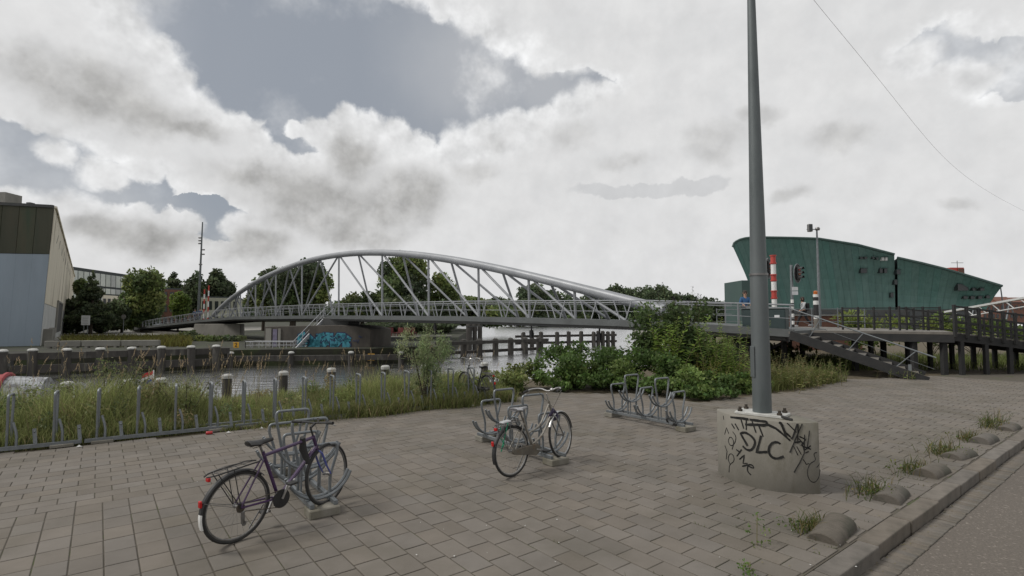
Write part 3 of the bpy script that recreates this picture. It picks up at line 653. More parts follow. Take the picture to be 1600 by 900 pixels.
# ---------------------------------------------------------------- timber fenders and mooring posts
def fender(label, us, Y0, Y1, top, beams, w=.42, cap='white_cap', group='timber fenders in the canal', thick=.3, capflat=True):
    t = thing('timber_fender', label, 'fender', group=group); n = len(us); pts = []
    for i, u in enumerate(us):
        Y = Y0 + (Y1 - Y0) * (u - us[0]) / (us[-1] - us[0]); x = ax(u, Y); tp = top + random.uniform(-.05, .05); pts.append(Vector((x, Y, 0)))
        p = MB().lathe([(w / 2 * 1.06, -3), (w / 2, tp - .25), (w / 2 * .98, tp)], (x + random.uniform(-.04, .04), Y, 0), 10).build('pile', 'timber', t, smooth=True)
        if cap: MB().lathe([(w / 2 * 1.1, 0), (w / 2 * 1.1, .07), (w / 2 * .75, .14), (.03, .16)], (x, Y, tp), 10).build('cap', cap, p, smooth=True)
        else: MB().lathe([(w / 2 * .98, 0), (w / 2 * .5, .1), (.02, .12)], (x, Y, tp), 10).build('cap', 'timber', p, smooth=True)
    d = (pts[-1] - pts[0]).normalized(); back = Vector((-d.y, d.x, 0)); back = back if back.y > 0 else -back
    for (z0, z1, off) in beams:
        a = pts[0] - d * .9 + back * (w / 2 + thick / 2 + .02) * off; b = pts[-1] + d * .9 + back * (w / 2 + thick / 2 + .02) * off
        MB().beam((a.x, a.y, (z0 + z1) / 2), (b.x, b.y, (z0 + z1) / 2), thick, z1 - z0).build('beam', 'timber', t, bevel=.02)
    return t
fender('long timber fender with white-capped piles in front of the blue-grey hall', [-40, 8, 55, 108, 160, 209, 255, 301, 340], 31.6, 38.4, .12, [(-.42, .02, 1), (-1.25, -.75, 1)], w=.5)
fender('low timber fender with white-capped posts below the graffiti pier', [363, 457, 550, 627], 40.6, 42.4, -.55, [(-1.15, -.72, 1)], w=.42)
fender('timber guide fence of thick dark piles in the water beyond the bridge', [690, 725, 749, 774, 798, 820, 842], 50.0, 58, .05, [(-.35, -.02, -1), (-1.3, -1.0, 1)], w=.6, cap=None)
fender('farthest timber guide fence, its piles standing up over the hedge', [818, 831, 845, 870, 888, 908, 927, 934, 941, 949, 957], 66, 72, .35, [(-.25, .05, 1), (-1.1, -.8, 1)], w=.55, cap=None)
FAR_WALL = thing('quay_wall', 'dark sheet-piled quay wall behind the white-capped timber fender', 'quay wall')
MB().extrude([(-46, 33.2, -2.5), (-46, 33.2, FAR_Z - .02), (-46, 33.6, FAR_Z - .02), (-46, 33.6, -2.5)], (13, 1.75, 0)).build('wall', 'bridge_dark', FAR_WALL)
MB().extrude([(-46, 33.1, FAR_Z), (-46, 33.1, FAR_Z + .1), (-46, 34.4, FAR_Z + .1), (-46, 34.4, FAR_Z)], (13, 1.75, 0)).build('coping', 'concrete_plain', FAR_WALL)
def low_wall(name, label, u0, u1, Y0, Y1, z0, z1, m, dep=.5, cat='wall'):
    t = thing(name, label, cat); MB().prism([(ax(u0, Y0), Y0), (ax(u1, Y1), Y1), (ax(u1, Y1), Y1 + dep), (ax(u0, Y0), Y0 + dep)], z0, z1).build('wall', m, t, bevel=.02)
    MB().prism([(ax(u0, Y0) - .05, Y0 - .06), (ax(u1, Y1) + .05, Y1 - .06), (ax(u1, Y1) + .05, Y1 + dep), (ax(u0, Y0) - .05, Y0 + dep)], z1 + .002, z1 + .12).build('coping', 'concrete_plain', t, bevel=.01); return t
low_wall('quay_wall', 'low brown quay wall right of the graffiti pier', 581, 690, 45.6, 50.5, -2, -.55, 'concrete_dark', 1.2)
low_wall('quay_wall', 'grey quay wall with red terrace chairs standing above it', 582, 704, 56, 60, -1, .1, 'bridge_dark', 1.0)
low_wall('quay_wall', 'quay wall between the pale abutment and the graffiti pier', 300, 412, 41.5, 45, -2, -.62, 'concrete_dark', 1.0)
ORD = ['first', 'second', 'third', 'fourth', 'fifth', 'sixth', 'seventh', 'eighth', 'ninth', 'tenth', 'eleventh', 'twelfth', 'thirteenth', 'fourteenth', 'fifteenth', 'sixteenth', 'seventeenth', 'eighteenth']
posts = [(105, 600), (200, 596), (252, 594), (355, 588), (443, 583), (518, 578), (602, 574), (664, 573), (757, 569)]
for i, (u, v) in enumerate(posts):
    Y = 14.2 + i * .62; p = at(u, v, Y); r = .135
    t = thing('mooring_post', f'{ORD[i]} white-capped wooden mooring post from the left along the near quay', 'mooring post', (p.x, p.y, WATER_Z - .5), group='white-capped mooring posts along the near quay')
    h = p.z - (WATER_Z - .5)
    MB().lathe([(r, 0), (r, h * .6), (r * .97, h - .08)], n=12).build('post', 'timber', t, smooth=True)
    MB().lathe([(r * 1.06, h - .06), (r * 1.1, h + .02), (r * .85, h + .06), (.02, h + .075)], n=14).build('cap', 'white_cap', t, smooth=True)
for i, (u, h, w) in enumerate([(680, .9, .25), (733, 1.9, .7), (742, 1.9, .55), (750, 1.95, .55)]):
    Y = 62 + i * .5; x = ax(u, Y)
    t = thing('dolphin_pile', f'{["thin dark pile left of the thick piles", "left thick dark pile", "middle thick dark pile", "right thick dark pile"][i]} standing in the water behind the bridge', 'pile', (x, Y, -3), group='dark piles behind the bridge')
    MB().lathe([(w / 2, 0), (w / 2, 3 + 1.45), (w / 2 * .9, 3 + 1.5)], n=10).build('pile', 'timber', t, smooth=True)
    MB().lathe([(w / 2 * 1.08, 4.15), (w / 2 * 1.08, 4.3)], n=10).build('collar', 'bridge_dark', t)
def number_board(label, u, v, Y, s):
    p = at(u, v, Y); t = thing('number_board', label, 'sign', (p.x, p.y, p.z - s / 2))
    MB().box((0, 0, s / 2), (s, .05, s)).build('board', 'yellow_sign', t, bevel=.01)
    text_mesh('numeral', '2', s * 1.05, 'black_paint', t, Matrix.Translation((0, -.03, s / 2)) @ Matrix.Rotation(R(90), 4, 'X'), .003, .01)
    MB().box((0, .12, s / 2), (.08, .2, s * 1.1)).build('bracket', 'timber', t)
number_board('small yellow board with a number on the wall by the abutment', 369, 539, 41.2, .42)
number_board('larger yellow board with a number low under the bridge', 580, 558, 43.0, .55)
# ================================================================ landing, stair and ramp on the right
DZ = 1.66
land = thing('timber_landing', 'dark timber landing deck at the near end of the bridge', 'deck')
LP = [(11.25, 21.45), (12.8, 23.6), (17.15, 20.6), (19.2, 23.6), (19.2, 33), (9.6, 34), (9.9, 29.6)]
MB().prism(LP, DZ - .10, DZ - .002).build('platform', 'timber_deck', land)
MB().prism([(p[0] * .985 + .22, p[1] * .985 + .42) for p in LP], DZ - .42, DZ - .104).build('frame', 'timber_black', land)
MB().beam((12.8, 23.55, DZ - .05), (17.2, 20.52, DZ - .05), .07, .1).build('pale_edge_board', 'timber_deck', land)
MB().beam((12.75, 23.58, DZ - .26), (17.15, 20.55, DZ - .26), .08, .3).build('fascia', 'timber_black', land)
for x, y in ((10.4, 25.2), (11.9, 23.2), (14.6, 22.6), (16.2, 21.4), (17.0, 20.9), (11.5, 28), (14.5, 26.5), (17.5, 25), (18.6, 27.5), (12.2, 32), (16.5, 31.5)):
    MB().beam((x, y, -.1), (x, y, DZ - .42), .18, .18).build('leg', 'timber_black', land)
for (a, b) in (((10.4, 25.2, DZ - .5), (12.1, 23.6, .1)), ((11.9, 23.2, DZ - .5), (10.6, 24.6, .1))):
    MB().beam(a, b, .1, .1).build('brace', 'timber_black', land)
MB().prism([(9.6, 24.4), (11.4, 23.3), (12.2, 25.6), (10.4, 26.7)], -.1, 1.2).build('plinth', 'timber_black', land, bevel=.2)
st = thing('timber_stair', 'broad dark timber stair leading from the plaza up to the landing', 'stair')
T0, B0 = Vector((11.25, 21.45, DZ - .04)), Vector((14.62, 19.0, .0)); SW = Vector((1.5, 2.08, 0))
for k in (0, 1): MB().beam(T0 + SW * k + Vector((0, 0, -.1)), B0 + SW * k * .98 + Vector((.15, -.1, -.06)), .1, .34).build('stringer', 'timber_black', st)
for i in range(10):
    p = T0.lerp(B0, (i + .6) / 10) + Vector((0, 0, .02))
    MB().beam(p + SW * .03, p + SW * .97, .30, .045).build('tread', 'timber_deck', st, bevel=.006)
    MB().beam(p + SW * .03 + Vector((.11, -.08, -.1)), p + SW * .97 + Vector((.11, -.08, -.1)), .03, .13).build('riser', 'timber_black', st)
H0, H1 = T0 + Vector((.0, 0, .98)), B0 + Vector((.35, -.25, .80))
hr = MB().tube([T0 + Vector((-1.3, 1.0, 1.0)), H0, H1], .026, 8).build('handrail', 'galv', st, smooth=True)
for f in (.22, .52, .86):
    a = T0.lerp(B0, f - .04); b = H0.lerp(H1, f + .02); a = a + Vector((-.12, .09, -.05)); MB().tube([a, b], .018, 6).build('baluster', 'galv', hr)
    MB().box(tuple(a), (.14, .05, .2), math.atan2(-2.45, 3.37)).build('bracket', 'galv', hr)
pl = B0 + Vector((-.25, .2, .32)); MB().box(tuple(pl), (.10, .03, .42), -.6).build('plate', 'galv', st)
MB().tube([T0 + Vector((.4, -.3, .42)), B0 + Vector((.3, -.2, .4))], .008, 5).build('cable', 'galv', st)

def rail_run(t, p0, p1, us_n, posth, rails, pw, m, rm=None, name='railing_post'):
    p0, p1 = Vector(p0), Vector(p1)
    for i in range(us_n + 1):
        p = p0.lerp(p1, i / us_n); MB().beam(p, p + Vector((0, 0, posth + .06)), pw, pw).build(name, m, t, bevel=.01)
    for h in rails: MB().beam(p0 + Vector((0, 0, h)), p1 + Vector((0, 0, h)), pw * .45, pw * .65).build('rail', rm or m, t)
ramp = thing('timber_ramp', 'long dark timber ramp with post and rail fence descending to the right', 'ramp')
RA, RB = Vector((17.15, 20.6, DZ)), Vector((27.2, 22.3, .55)); RW = Vector((-.3, 2.4, 0))
n = 26
for i in range(n):
    p = RA.lerp(RB, (i + .5) / n); MB().beam(p + Vector((0, 0, -.03)), p + RW + Vector((0, 0, -.03)), RB.x / n * .36, .05).build('plank', 'timber_deck', ramp)
for k in (0, 1): MB().beam(RA + RW * k + Vector((0, 0, -.2)), RB + RW * k + Vector((0, 0, -.2)), .1, .28).build('girder', 'timber_black', ramp)
rail_run(ramp, RA + Vector((0, -.1, -.2)), RB + Vector((0, -.1, -.2)), 18, 1.2, (.38, .62, .88, 1.2), .1, 'timber_black')
rail_run(ramp, RA + RW, RB + RW, 14, 1.0, (.3, .65, .98), .075, 'timber_black')
for i in range(9):
    p = RA.lerp(RB, (i + .3) / 9)
    for k in (0, 1):
        q = p + RW * k; MB().beam((q.x, q.y, -.1), (q.x, q.y, q.z - .3), .14, .14).build('leg', 'timber_black', ramp)
fen = thing('timber_fence', 'dark post and rail fence along the back of the landing deck', 'fence')
rail_run(fen, (15.5, 24.8, DZ), (19.1, 23.6, DZ), 6, 1.0, (.3, .62, 1.0), .075, 'timber_black')
rail2 = thing('steel_railing', 'thin grey steel railing at the back of the landing near the brick wall', 'railing')
rail_run(rail2, (12.2, 31.5, DZ), (19, 28.5, DZ), 6, 1.05, (.35, .7, 1.05), .05, 'galv')

# ---------------------------------------------------------------- things standing on the landing
cab = thing('control_cabinet', 'low wide dark green control cabinet behind the grey mast', 'cabinet', at(1196, 513, 23.3), R(-38))
cab.location.z = DZ
MB().box((0, 0, .48), (1.75, .7, .94)).build('body', 'cabinet', cab, bevel=.02)
MB().box((0, 0, .975), (1.83, .78, .05)).build('lid', 'galv', cab, bevel=.01)
for s in (-1, 1): MB().box((s * .44, -.358, .46), (.82, .012, .82)).build('door', 'cabinet', cab, bevel=.004)
MB().box((.55, -.368, .62), (.2, .01, .1)).build('notice', 'sign_white', cab)
bm_ = thing('boom_barrier', 'raised red and white banded barrier arm beside the control cabinet', 'barrier', at(1211, 512, 25.5)); bm_.location.z = DZ
zz = 0.0
for i, (h, c) in enumerate([(1.45, 'white_paint'), (.42, 'red_paint'), (.43, 'white_paint'), (.36, 'red_paint'), (.48, 'white_paint'), (.45, 'red_paint')]):
    r = .115 if c == 'white_paint' else .118
    b = MB().lathe([(r, zz), (r, zz + h)], n=14).build('band', c, bm_, smooth=True)
    if c == 'red_paint':
        for q in (.03, h - .05): MB().lathe([(.15, zz + q), (.15, zz + q + .05)], n=12).build('flange', 'red_paint', b)
    zz += h
MB().box((0, .1, .3), (.5, .5, .62)).build('housing', 'cabinet', bm_, bevel=.03)
def signal(label, u, v0, v1, Y, shield_rz, bands=True, plates=True):
    p = at(u, v0, Y); H = at(u, v1, Y).z - DZ; t = thing('traffic_light', label, 'traffic light', (p.x, p.y, DZ), group='signals at the bridge landing')
    MB().lathe([(.075, H * .45), (.075, H)], n=12).build('pole', 'galv', t, smooth=True)
    z = 0
    for i in range(8):
        h = H * .45 / 8; MB().lathe([(.078, z), (.078, z + h)], n=12).build('band', 'white_paint' if i % 2 else 'black_paint', t, smooth=True); z += h
    hd = MB().box((0, 0, H - .48), (.24, .2, .72)).build('signal_head', 'black_paint', t, bevel=.03); hd.rotation_euler = (0, 0, shield_rz); hd.location = (.27, -.12, 0)
    pts = [(.31 * math.cos(a * math.pi / 12), .0, H - .48 + .52 * math.sin(a * math.pi / 12)) for a in range(24)]
    MB().extrude(pts, (0, .025, 0)).build('shield', 'black_paint', hd); MB().tube(pts, .022, 6, closed=True).build('shield_rim', 'galv', hd)
    for k, c in enumerate(('red_lens', 'orange_lens', 'black_paint')):
        zc = H - .48 + .24 - k * .24
        MB().lathe([(.085, -.135), (.085, -.105)], (0, 0, zc), 12, axis='y').build('lens', c, hd)
        MB().tube([(.1 * math.cos(R(a)), -.1, zc + .1 * math.sin(R(a))) for a in range(-10, 191, 20)], .01, 4).add([(.105 * math.cos(R(a)), y, zc + .105 * math.sin(R(a))) for y in (-.1, -.34) for a in range(-10, 191, 20)], [(i, i + 1, i + 12, i + 11) for i in range(10)]).build('visor', 'black_paint', hd)
    if plates:
        for k in (0, 1): MB().box((.12, -.1, H * .62 - k * .24), (.32, .02, .2)).build('notice', 'sign_white', t)
    return t
signal('traffic light with oval shield and two white notices, black and white banded post', 1239, 508, 414, 29, R(28))
signal('traffic light half hidden behind the tall grey mast', 1193, 508, 405, 27, R(40), plates=False)
bo = thing('banded_post', 'thick black and white banded post with an orange lamp on top', 'bollard', at(1276, 511, 26.5)); bo.location.z = DZ
z = 0
for h, c in ((.5, 'timber_deck'), (.16, 'white_paint'), (.42, 'black_paint'), (.13, 'black_paint'), (.2, 'white_paint'), (.18, 'black_paint'), (.14, 'white_paint')):
    MB().lathe([(.12, z), (.12, z + h)], n=12).build('band', c, bo, smooth=True); z += h
MB().lathe([(.09, z), (.1, z + .14), (.04, z + .18)], n=10).build('lamp', 'orange_lens', bo, smooth=True)
lp = thing('floodlight_post', 'tall slim grey post with two floodlights in front of the green building', 'lamp post', (ax(1280, 34), 34, DZ))
H = at(1280, 358, 34).z - DZ
MB().lathe([(.1, -.1), (.085, 2), (.05, H)], n=12).build('pole', 'galv', lp, smooth=True)
MB().beam((-.65, 0, H - .02), (.15, 0, H - .02), .05, .05).build('crossbar', 'galv', lp)
f = MB().box((-.5, -.1, H + .06), (.28, .22, .5)).build('floodlight', 'steel_dull', lp, bevel=.03); f.rotation_euler = (0, .0, 0)
MB().box((-.5, -.215, H + .06), (.22, .01, .42)).build('glass', 'glass_dark', f)
MB().lathe([(.12, H - .08), (.15, H + .02), (.1, H + .12)], (.05, 0, 0), 12).build('floodlight', 'steel_dull', lp, smooth=True)
MB().lathe([(.075, .9), (.075, .92)], n=12).build('collar', 'galv', lp)
bw = thing('brick_parapet', 'low red brick parapet wall behind the landing', 'wall')
MB().prism([(ax(1222, 37), 37), (ax(1345, 37), 37), (ax(1345, 37), 37.4), (ax(1222, 37), 37.4)], -.2, 2.35).build('wall', 'brick', bw)
MB().prism([(ax(1222, 37) - .05, 36.9), (ax(1345, 37) + .05, 36.9), (ax(1345, 37) + .05, 37.5), (ax(1222, 37) - .05, 37.5)], 2.352, 2.45).build('coping', 'concrete_plain', bw)

# ---------------------------------------------------------------- people
def person(label, loc, rz, pose, top, legs, hair='hair', pack=False, scale=1.0, sub=2):
    t = thing('person', label, 'person', loc, rz); t.scale = (scale,) * 3
    J = {'pel': (0, 0, .95), 'bel': (.01, 0, 1.1), 'che': (.02, 0, 1.3), 'nek': (.03, 0, 1.46), 'hd0': (.05, 0, 1.56), 'hd1': (.06, 0, 1.68)}
    for s, S in ((-1, 'R'), (1, 'L')):
        J['sh' + S] = (.02, .17 * s, 1.40); J['hp' + S] = (0, .09 * s, .9)
    J.update(pose); K = list(J)
    E = [('pel', 'bel'), ('bel', 'che'), ('che', 'nek'), ('nek', 'hd0'), ('hd0', 'hd1')]
    for S in 'RL': E += [('che', 'sh' + S), ('sh' + S, 'el' + S), ('el' + S, 'wr' + S), ('wr' + S, 'ha' + S), ('ha' + S, 'fi' + S), ('wr' + S, 'th' + S), ('pel', 'hp' + S), ('hp' + S, 'kn' + S), ('kn' + S, 'an' + S), ('an' + S, 'to' + S)]
    for S in 'RL':
        w, e = Vector(J['wr' + S]), Vector(J['el' + S]); d = (w - e).normalized(); J['ha' + S] = tuple(w + d * .08); J['fi' + S] = tuple(w + d * .17 + Vector((.02, 0, -.01))); J['th' + S] = tuple(w + d * .07 + Vector((.045, 0, .01)))
        a = Vector(J['an' + S]); J['to' + S] = tuple(a + Vector((.17, 0, -.04)))
    RD = {'pel': .115, 'bel': .11, 'che': .13, 'nek': .05, 'hd0': .075, 'hd1': .085, 'sh': .058, 'el': .04, 'wr': .028, 'ha': .032, 'fi': .016, 'th': .013, 'hp': .085, 'kn': .055, 'an': .038, 'to': .035}
    def mk(name, keys, m, add=0.0, root=None):
        ks = [k for k in J if k in keys]; ix = {k: i for i, k in enumerate(ks)}
        return skin_mesh(name, [J[k] for k in ks], [(ix[a], ix[b]) for a, b in E if a in ix and b in ix], [(RD.get(k) or RD[k[:2]]) + add for k in ks], m, t, ix[root or ks[0]], sub)
    mk('body', list(J), 'skin', 0, 'pel')
    mk('jacket', ['pel', 'bel', 'che', 'shR', 'shL', 'elR', 'elL', 'wrR', 'wrL'], top, .022, 'pel')
    mk('trousers', ['pel', 'hpR', 'hpL', 'knR', 'knL', 'anR', 'anL'], legs, .016, 'pel')
    for S in 'RL':
        a = Vector(J['an' + S]); MB().extrude([a + Vector(p) for p in ((-.07, -.045, -.08), (.2, -.045, -.08), (.21, -.045, -.05), (.08, -.045, .02), (-.06, -.045, .03))], (0, .09, 0)).build('shoe', 'cloth_pale' if pack else 'cloth_black', t, bevel=.012)
    h = Vector(J['hd1']); m = MB()
    m.lathe([(.04, .115), (.085, .09), (.105, .03), (.108, -.04), (.095, -.12 if pack else -.05), (.06, -.2 if pack else -.07)], tuple(h + Vector((-.028, 0, 0))), 12); m.build('hair', hair, t, smooth=True)
    f = h + Vector((.082, 0, -.03)); fm = MB().lathe([(.012, -.02), (.02, .0), (.008, .03)], tuple(f + Vector((.008, 0, -.01))), 6)
    for s in (-1, 1): fm.lathe([(.014, -.03), (.022, 0), (.014, .03)], tuple(h + Vector((.01, .09 * s, -.03))), 6)
    fm.build('nose_and_ears', 'skin', t, smooth=True)
    em = MB()
    for s in (-1, 1): em.box(tuple(h + Vector((.083, .032 * s, .0))), (.012, .022, .012))
    em.box(tuple(h + Vector((.08, 0, -.085))), (.014, .045, .01)); em.build('face_features', 'hair', t)
    if pack:
        b = MB().box((-.21, 0, 1.2), (.2, .30, .44)).build('backpack', 'cloth_black', t, bevel=.05, segs=2)
        for s in (-1, 1): MB().tube([(-.12, .1 * s, 1.4), (.0, .12 * s, 1.46), (.14, .11 * s, 1.36), (.13, .11 * s, 1.15), (-.1, .13 * s, 1.02)], .018, 5).build('strap', 'cloth_black', b)
    return t
WALK = {'knR': (.22, -.09, .52), 'anR': (.36, -.09, .11), 'knL': (-.12, .09, .5), 'anL': (-.42, .09, .17), 'elR': (-.14, -.23, 1.16), 'wrR': (-.05, -.24, .94), 'elL': (.12, .23, 1.15), 'wrL': (.27, .2, 1.0)}
STAND = {'knR': (.02, -.1, .5), 'anR': (0, -.1, .08), 'knL': (.05, .1, .5), 'anL': (-.02, .1, .08), 'elR': (.12, -.25, 1.14), 'wrR': (.32, -.18, 1.08), 'elL': (.1, .25, 1.14), 'wrL': (.3, .18, 1.08)}
STROLL = {'knR': (.1, -.09, .5), 'anR': (.12, -.09, .08), 'knL': (-.03, .09, .5), 'anL': (-.18, .09, .1), 'elR': (-.06, -.24, 1.14), 'wrR': (0, -.25, .9), 'elL': (.05, .24, 1.13), 'wrL': (.14, .23, .92)}
p = at(1256, 508, 31.0); person('person in pale top and black trousers with black backpack striding left', (p.x, p.y, DZ), R(178), WALK, 'cloth_pale', 'cloth_black', pack=True)
person('person in blue jacket leaning at the railing beside the grey mast', (ax(1164, 26.2), 26.2, 1.78), R(-100), STAND, 'cloth_blue', 'cloth_black')
for i, u in enumerate((317.5, 325.5)):
    kk = (u - 800) / FOC; t = (BA.x - BA.y * kk) / (BD.y * kk - BD.x); q = bp(t, -1.0, dk(t)); person(('left' if i == 0 else 'right') + ' one of two people in blue jackets at the far end of the bridge', q, R(-50 + 20 * i), STROLL, 'cloth_blue', 'denim', sub=1)

# ================================================================ the green copper museum
mus = thing('museum_building', 'huge dark green copper-clad museum building shaped like a ship hull', 'building')
TOP = [(1145, 386), (1147, 380), (1152, 376), (1160, 373), (1172, 371), (1220, 371), (1280, 373), (1340, 382.5), (1397.5, 397.5)]
TOP2 = [(1402, 402.5), (1440, 411), (1480, 421), (1530, 436), (1566, 447)]
def depth(u): return 126 - 12 * (u - 1145) / 420
def botu(u): return 1186 + (u - 1145) * (1541 - 1186) / (1566 - 1145)
def spt(u, v, off=0.0):      # point of the facade at bearing u, height fraction v
    T = TOP if u < 1400 else TOP2; yt = interp(u, T); ub = botu(u); yb = 484
    curve = 4.0 * v * v
    uu = ub + (u - ub) * (v ** 1.12); yy = yb + (yt - yb) * v
    return at(uu, yy, depth(uu) + 2.0 - curve + off)
edges = [1145, 1150, 1158] + [1168 + i * 11.5 for i in range(20)] + [1397.5]
segs = [(a, b) for a, b in zip(edges, edges[1:])] + [(1402 + i * 11.71, 1402 + (i + 1) * 11.71) for i in range(14)]
for (a, b) in segs:
    m = MB(); n = 7; vs = []; g = .11
    off = random.uniform(0, .1)
    for i in range(n + 1):
        v = i / n; p, q = spt(a + g, v, -off), spt(b - g, v, -off); p2, q2 = spt(a + g, v, 2.6), spt(b - g, v, 2.6); vs += [p, q, q2, p2]
    fs = [(0, 1, 2, 3), tuple(n * 4 + k for k in (3, 2, 1, 0))]
    for i in range(n):
        for k in range(4): fs.append((i * 4 + k, i * 4 + (k + 1) % 4, i * 4 + 4 + (k + 1) % 4, i * 4 + 4 + k))
    m.add(vs, fs).build('copper_panel', 'copper', mus)
def core(us, name):
    fr = [spt(u, 0, 2.2) for u in us] + [spt(u, .995, 2.2) for u in reversed(us)]
    MB().extrude(fr, (17, 30, 0)).build(name, 'copper_trim', mus)
core([1146, 1149, 1154, 1162, 1180, 1230, 1280, 1340, 1397], 'hull_body'); core([1402.5, 1440, 1480, 1530, 1565], 'hull_body')
MB().tube([spt(u, 1, -.1) for u in (1145, 1147, 1150, 1156, 1164, 1175, 1200, 1240, 1280, 1310, 1340, 1370, 1397.5)], .28, 6).build('roof_edge', 'copper_trim', mus)
MB().tube([spt(u, 1, -.1) for u in (1402, 1440, 1480, 1530, 1566)], .28, 6).build('roof_edge', 'copper_trim', mus)
def museum_window(u, y, w, h, daylight_white=False):
    v_ = min(1, max(0, (484 - y) / (484 - interp(u + (0 if u < 1400 else 4), TOP if u < 1400 else TOP2)))); Y = depth(u) + 2 - 4 * v_ * v_ - .45; p0, p1 = at(u - w / 2, y + h / 2, Y), at(u + w / 2, y - h / 2, Y)
    o = MB().box(((p0.x + p1.x) / 2, Y + .5, (p0.z + p1.z) / 2), (abs(p1.x - p0.x), 1.0, abs(p1.z - p0.z))).build('window', 'white_wall' if daylight_white else 'glass_dark', mus)
    MB().box(((p0.x + p1.x) / 2, Y - .03, max(p0.z, p1.z) + .06), (abs(p1.x - p0.x) + .3, .3, .12)).build('lintel', 'copper_trim', o)
for w in [(1347, 403, 5, 3), (1353, 403, 4, 3), (1365, 403, 3, 3), (1371, 404, 3, 3), (1350, 423, 9, 7), (1377, 423, 4, 7), (1384, 423, 4, 7), (1404, 425, 5, 7), (1400, 441, 4, 7), (1394, 461, 4, 7), (1505, 449, 16, 10), (1523, 452, 6, 4), (1535, 452, 6, 4), (1509, 465, 6, 4), (1520, 465, 6, 4), (1532, 465, 6, 4), (1544, 464, 5, 4)]: museum_window(*w)
for w in [(1380.5, 404.5, 2.6, 5), (1385.5, 404.5, 2.6, 5)]: museum_window(*w, daylight_white=True)  # white colour stands in for daylight seen through these openings
def vblock(name, u0, u1, v0, v1, Y, dep, m, parent, **k):
    a, b = at(u0, v0, Y), at(u1, v1, Y); return MB().box(((a.x + b.x) / 2, Y + dep / 2, (a.z + b.z) / 2), (abs(b.x - a.x), dep, abs(b.z - a.z)), 0).build(name, m, parent, **k)
vblock('side_block', 1159, 1195, 438, 520, 121, 10, 'copper_trim', mus)
vblock('ground_floor', 1190, 1532, 483.5, 520, 118, 16, 'bridge_dark', mus)
for i in range(9): vblock('ground_floor_window', 1205 + i * 36, 1228 + i * 36, 487, 500, 117.8, .3, 'glass_dark', mus)
vblock('roof_house', 1485, 1507, 418, 436, 122, 4, 'red_paint', mus); vblock('roof_house_side', 1498, 1507.5, 419.5, 436, 121.7, .25, 'brick', mus)
a = at(1496, 418, 123); MB().tube([a, a + Vector((0, 0, 1.6))], .07, 5).tube([a + Vector((-1.4, 0, 1.1)), a + Vector((1.4, 0, 1.1))], .06, 5).build('antenna', 'steel_dull', mus)
a = at(1563, 446, 116); MB().tube([a, (a.x + .8, a.y, 0)], .12, 6).build('prop', 'galv', mus)
# ================================================================ the hall on the left
hall = thing('industrial_hall', 'tall hall with blue-grey front under a brown band and cream side wall', 'building')
CT, CB = at(85, 322, 48), at(62.5, 541, 48); LT, LB = at(-330, 300, 41.5), at(-330, 563, 41.5)
FT, FB = at(116, 432, 112), at(109.5, 516, 112)
def hf(s, h, o=0.0): p = CB.lerp(LB, s).lerp(CT.lerp(LT, s), h); return p + Vector((.05, -1, 0)) * o
def hs(s, h, o=0.0): p = CB.lerp(FB, s).lerp(CT.lerp(FT, s), h); return p + Vector((.79, .61, 0)) * o
bk = Vector((-14, 40, 0))
MB().add([CB, CT, FT, FB, LB, LT, LB + bk, LT + bk], [(0, 1, 2, 3), (0, 4, 5, 1), (4, 6, 7, 5), (1, 5, 7, 2), (3, 2, 7, 6)]).build('core', 'bridge_dark', hall)
def panel(f, s0, s1, h0, h1, m, name, d=.08, g=.0):
    return MB().extrude([f(s0 + g, h0), f(s1 - g, h0), f(s1 - g, h1), f(s0 + g, h1)], f(s0, h0, d) - f(s0, h0)).build(name, m, hall)
NF = 14
for i in range(NF):
    s0, s1 = i / NF, (i + 1) / NF
    panel(hf, s0, s1, .655, .985, 'shed_brown', 'cladding_panel', .10, .0012)
    panel(hf, s0, s1, .0, .652, 'shed_blue', 'cladding_panel', .06, .0002)
panel(hf, 0, 1, .985, 1.005, 'bridge_dark', 'eaves', .25)
NS = 11
for i in range(NS):
    panel(hs, i / NS, (i + 1) / NS, .0, .30, 'white_wall', 'wall_panel', .05, .0001); panel(hs, i / NS, (i + 1) / NS, .303, .985, 'cream_wall', 'wall_panel', .06, .0006)
panel(hs, 0, 1, .985, 1.0, 'cream_wall', 'eaves', .2)
d = panel(hs, .255, .39, .06, .36, 'bridge_dark', 'gate', .14); panel(hs, .39, .402, .06, .37, 'concrete_plain', 'gate_frame', .22); panel(hs, .24, .255, .06, .37, 'concrete_plain', 'gate_frame', .22); panel(hs, .24, .402, .36, .375, 'concrete_plain', 'gate_lintel', .22)
panel(hs, .012, .05, .0, .12, 'concrete_plain', 'lean_to', .7); panel(hs, .11, .15, .02, .12, 'concrete_plain', 'bin_store', .5)
gm_ = MB(); rg = random.Random(3)
for i in range(9):                                  # faded, unreadable painted marks high on the side wall
    s = .075 + i * .075
    for k in range(rg.choice((2, 3))):
        a, b = (s + rg.uniform(0, .02), .80 + rg.uniform(0, .01)), (s + rg.uniform(0, .045), .90 + rg.uniform(-.02, .01)); w = .006
        gm_.add([hs(a[0], a[1], .065), hs(a[0] + w, a[1], .065), hs(b[0] + w, b[1], .065), hs(b[0], b[1], .065)], [(0, 1, 2, 3)])
gm_.build('faded_lettering', 'rusty_guard', hall, recalc=False)
v = vblock('roof_cowl', -6, 7.5, 300, 322, 58, 2, 'concrete_plain', hall); vblock('roof_vent', 41, 47, 316, 324, 49, .5, 'bridge_dark', hall)

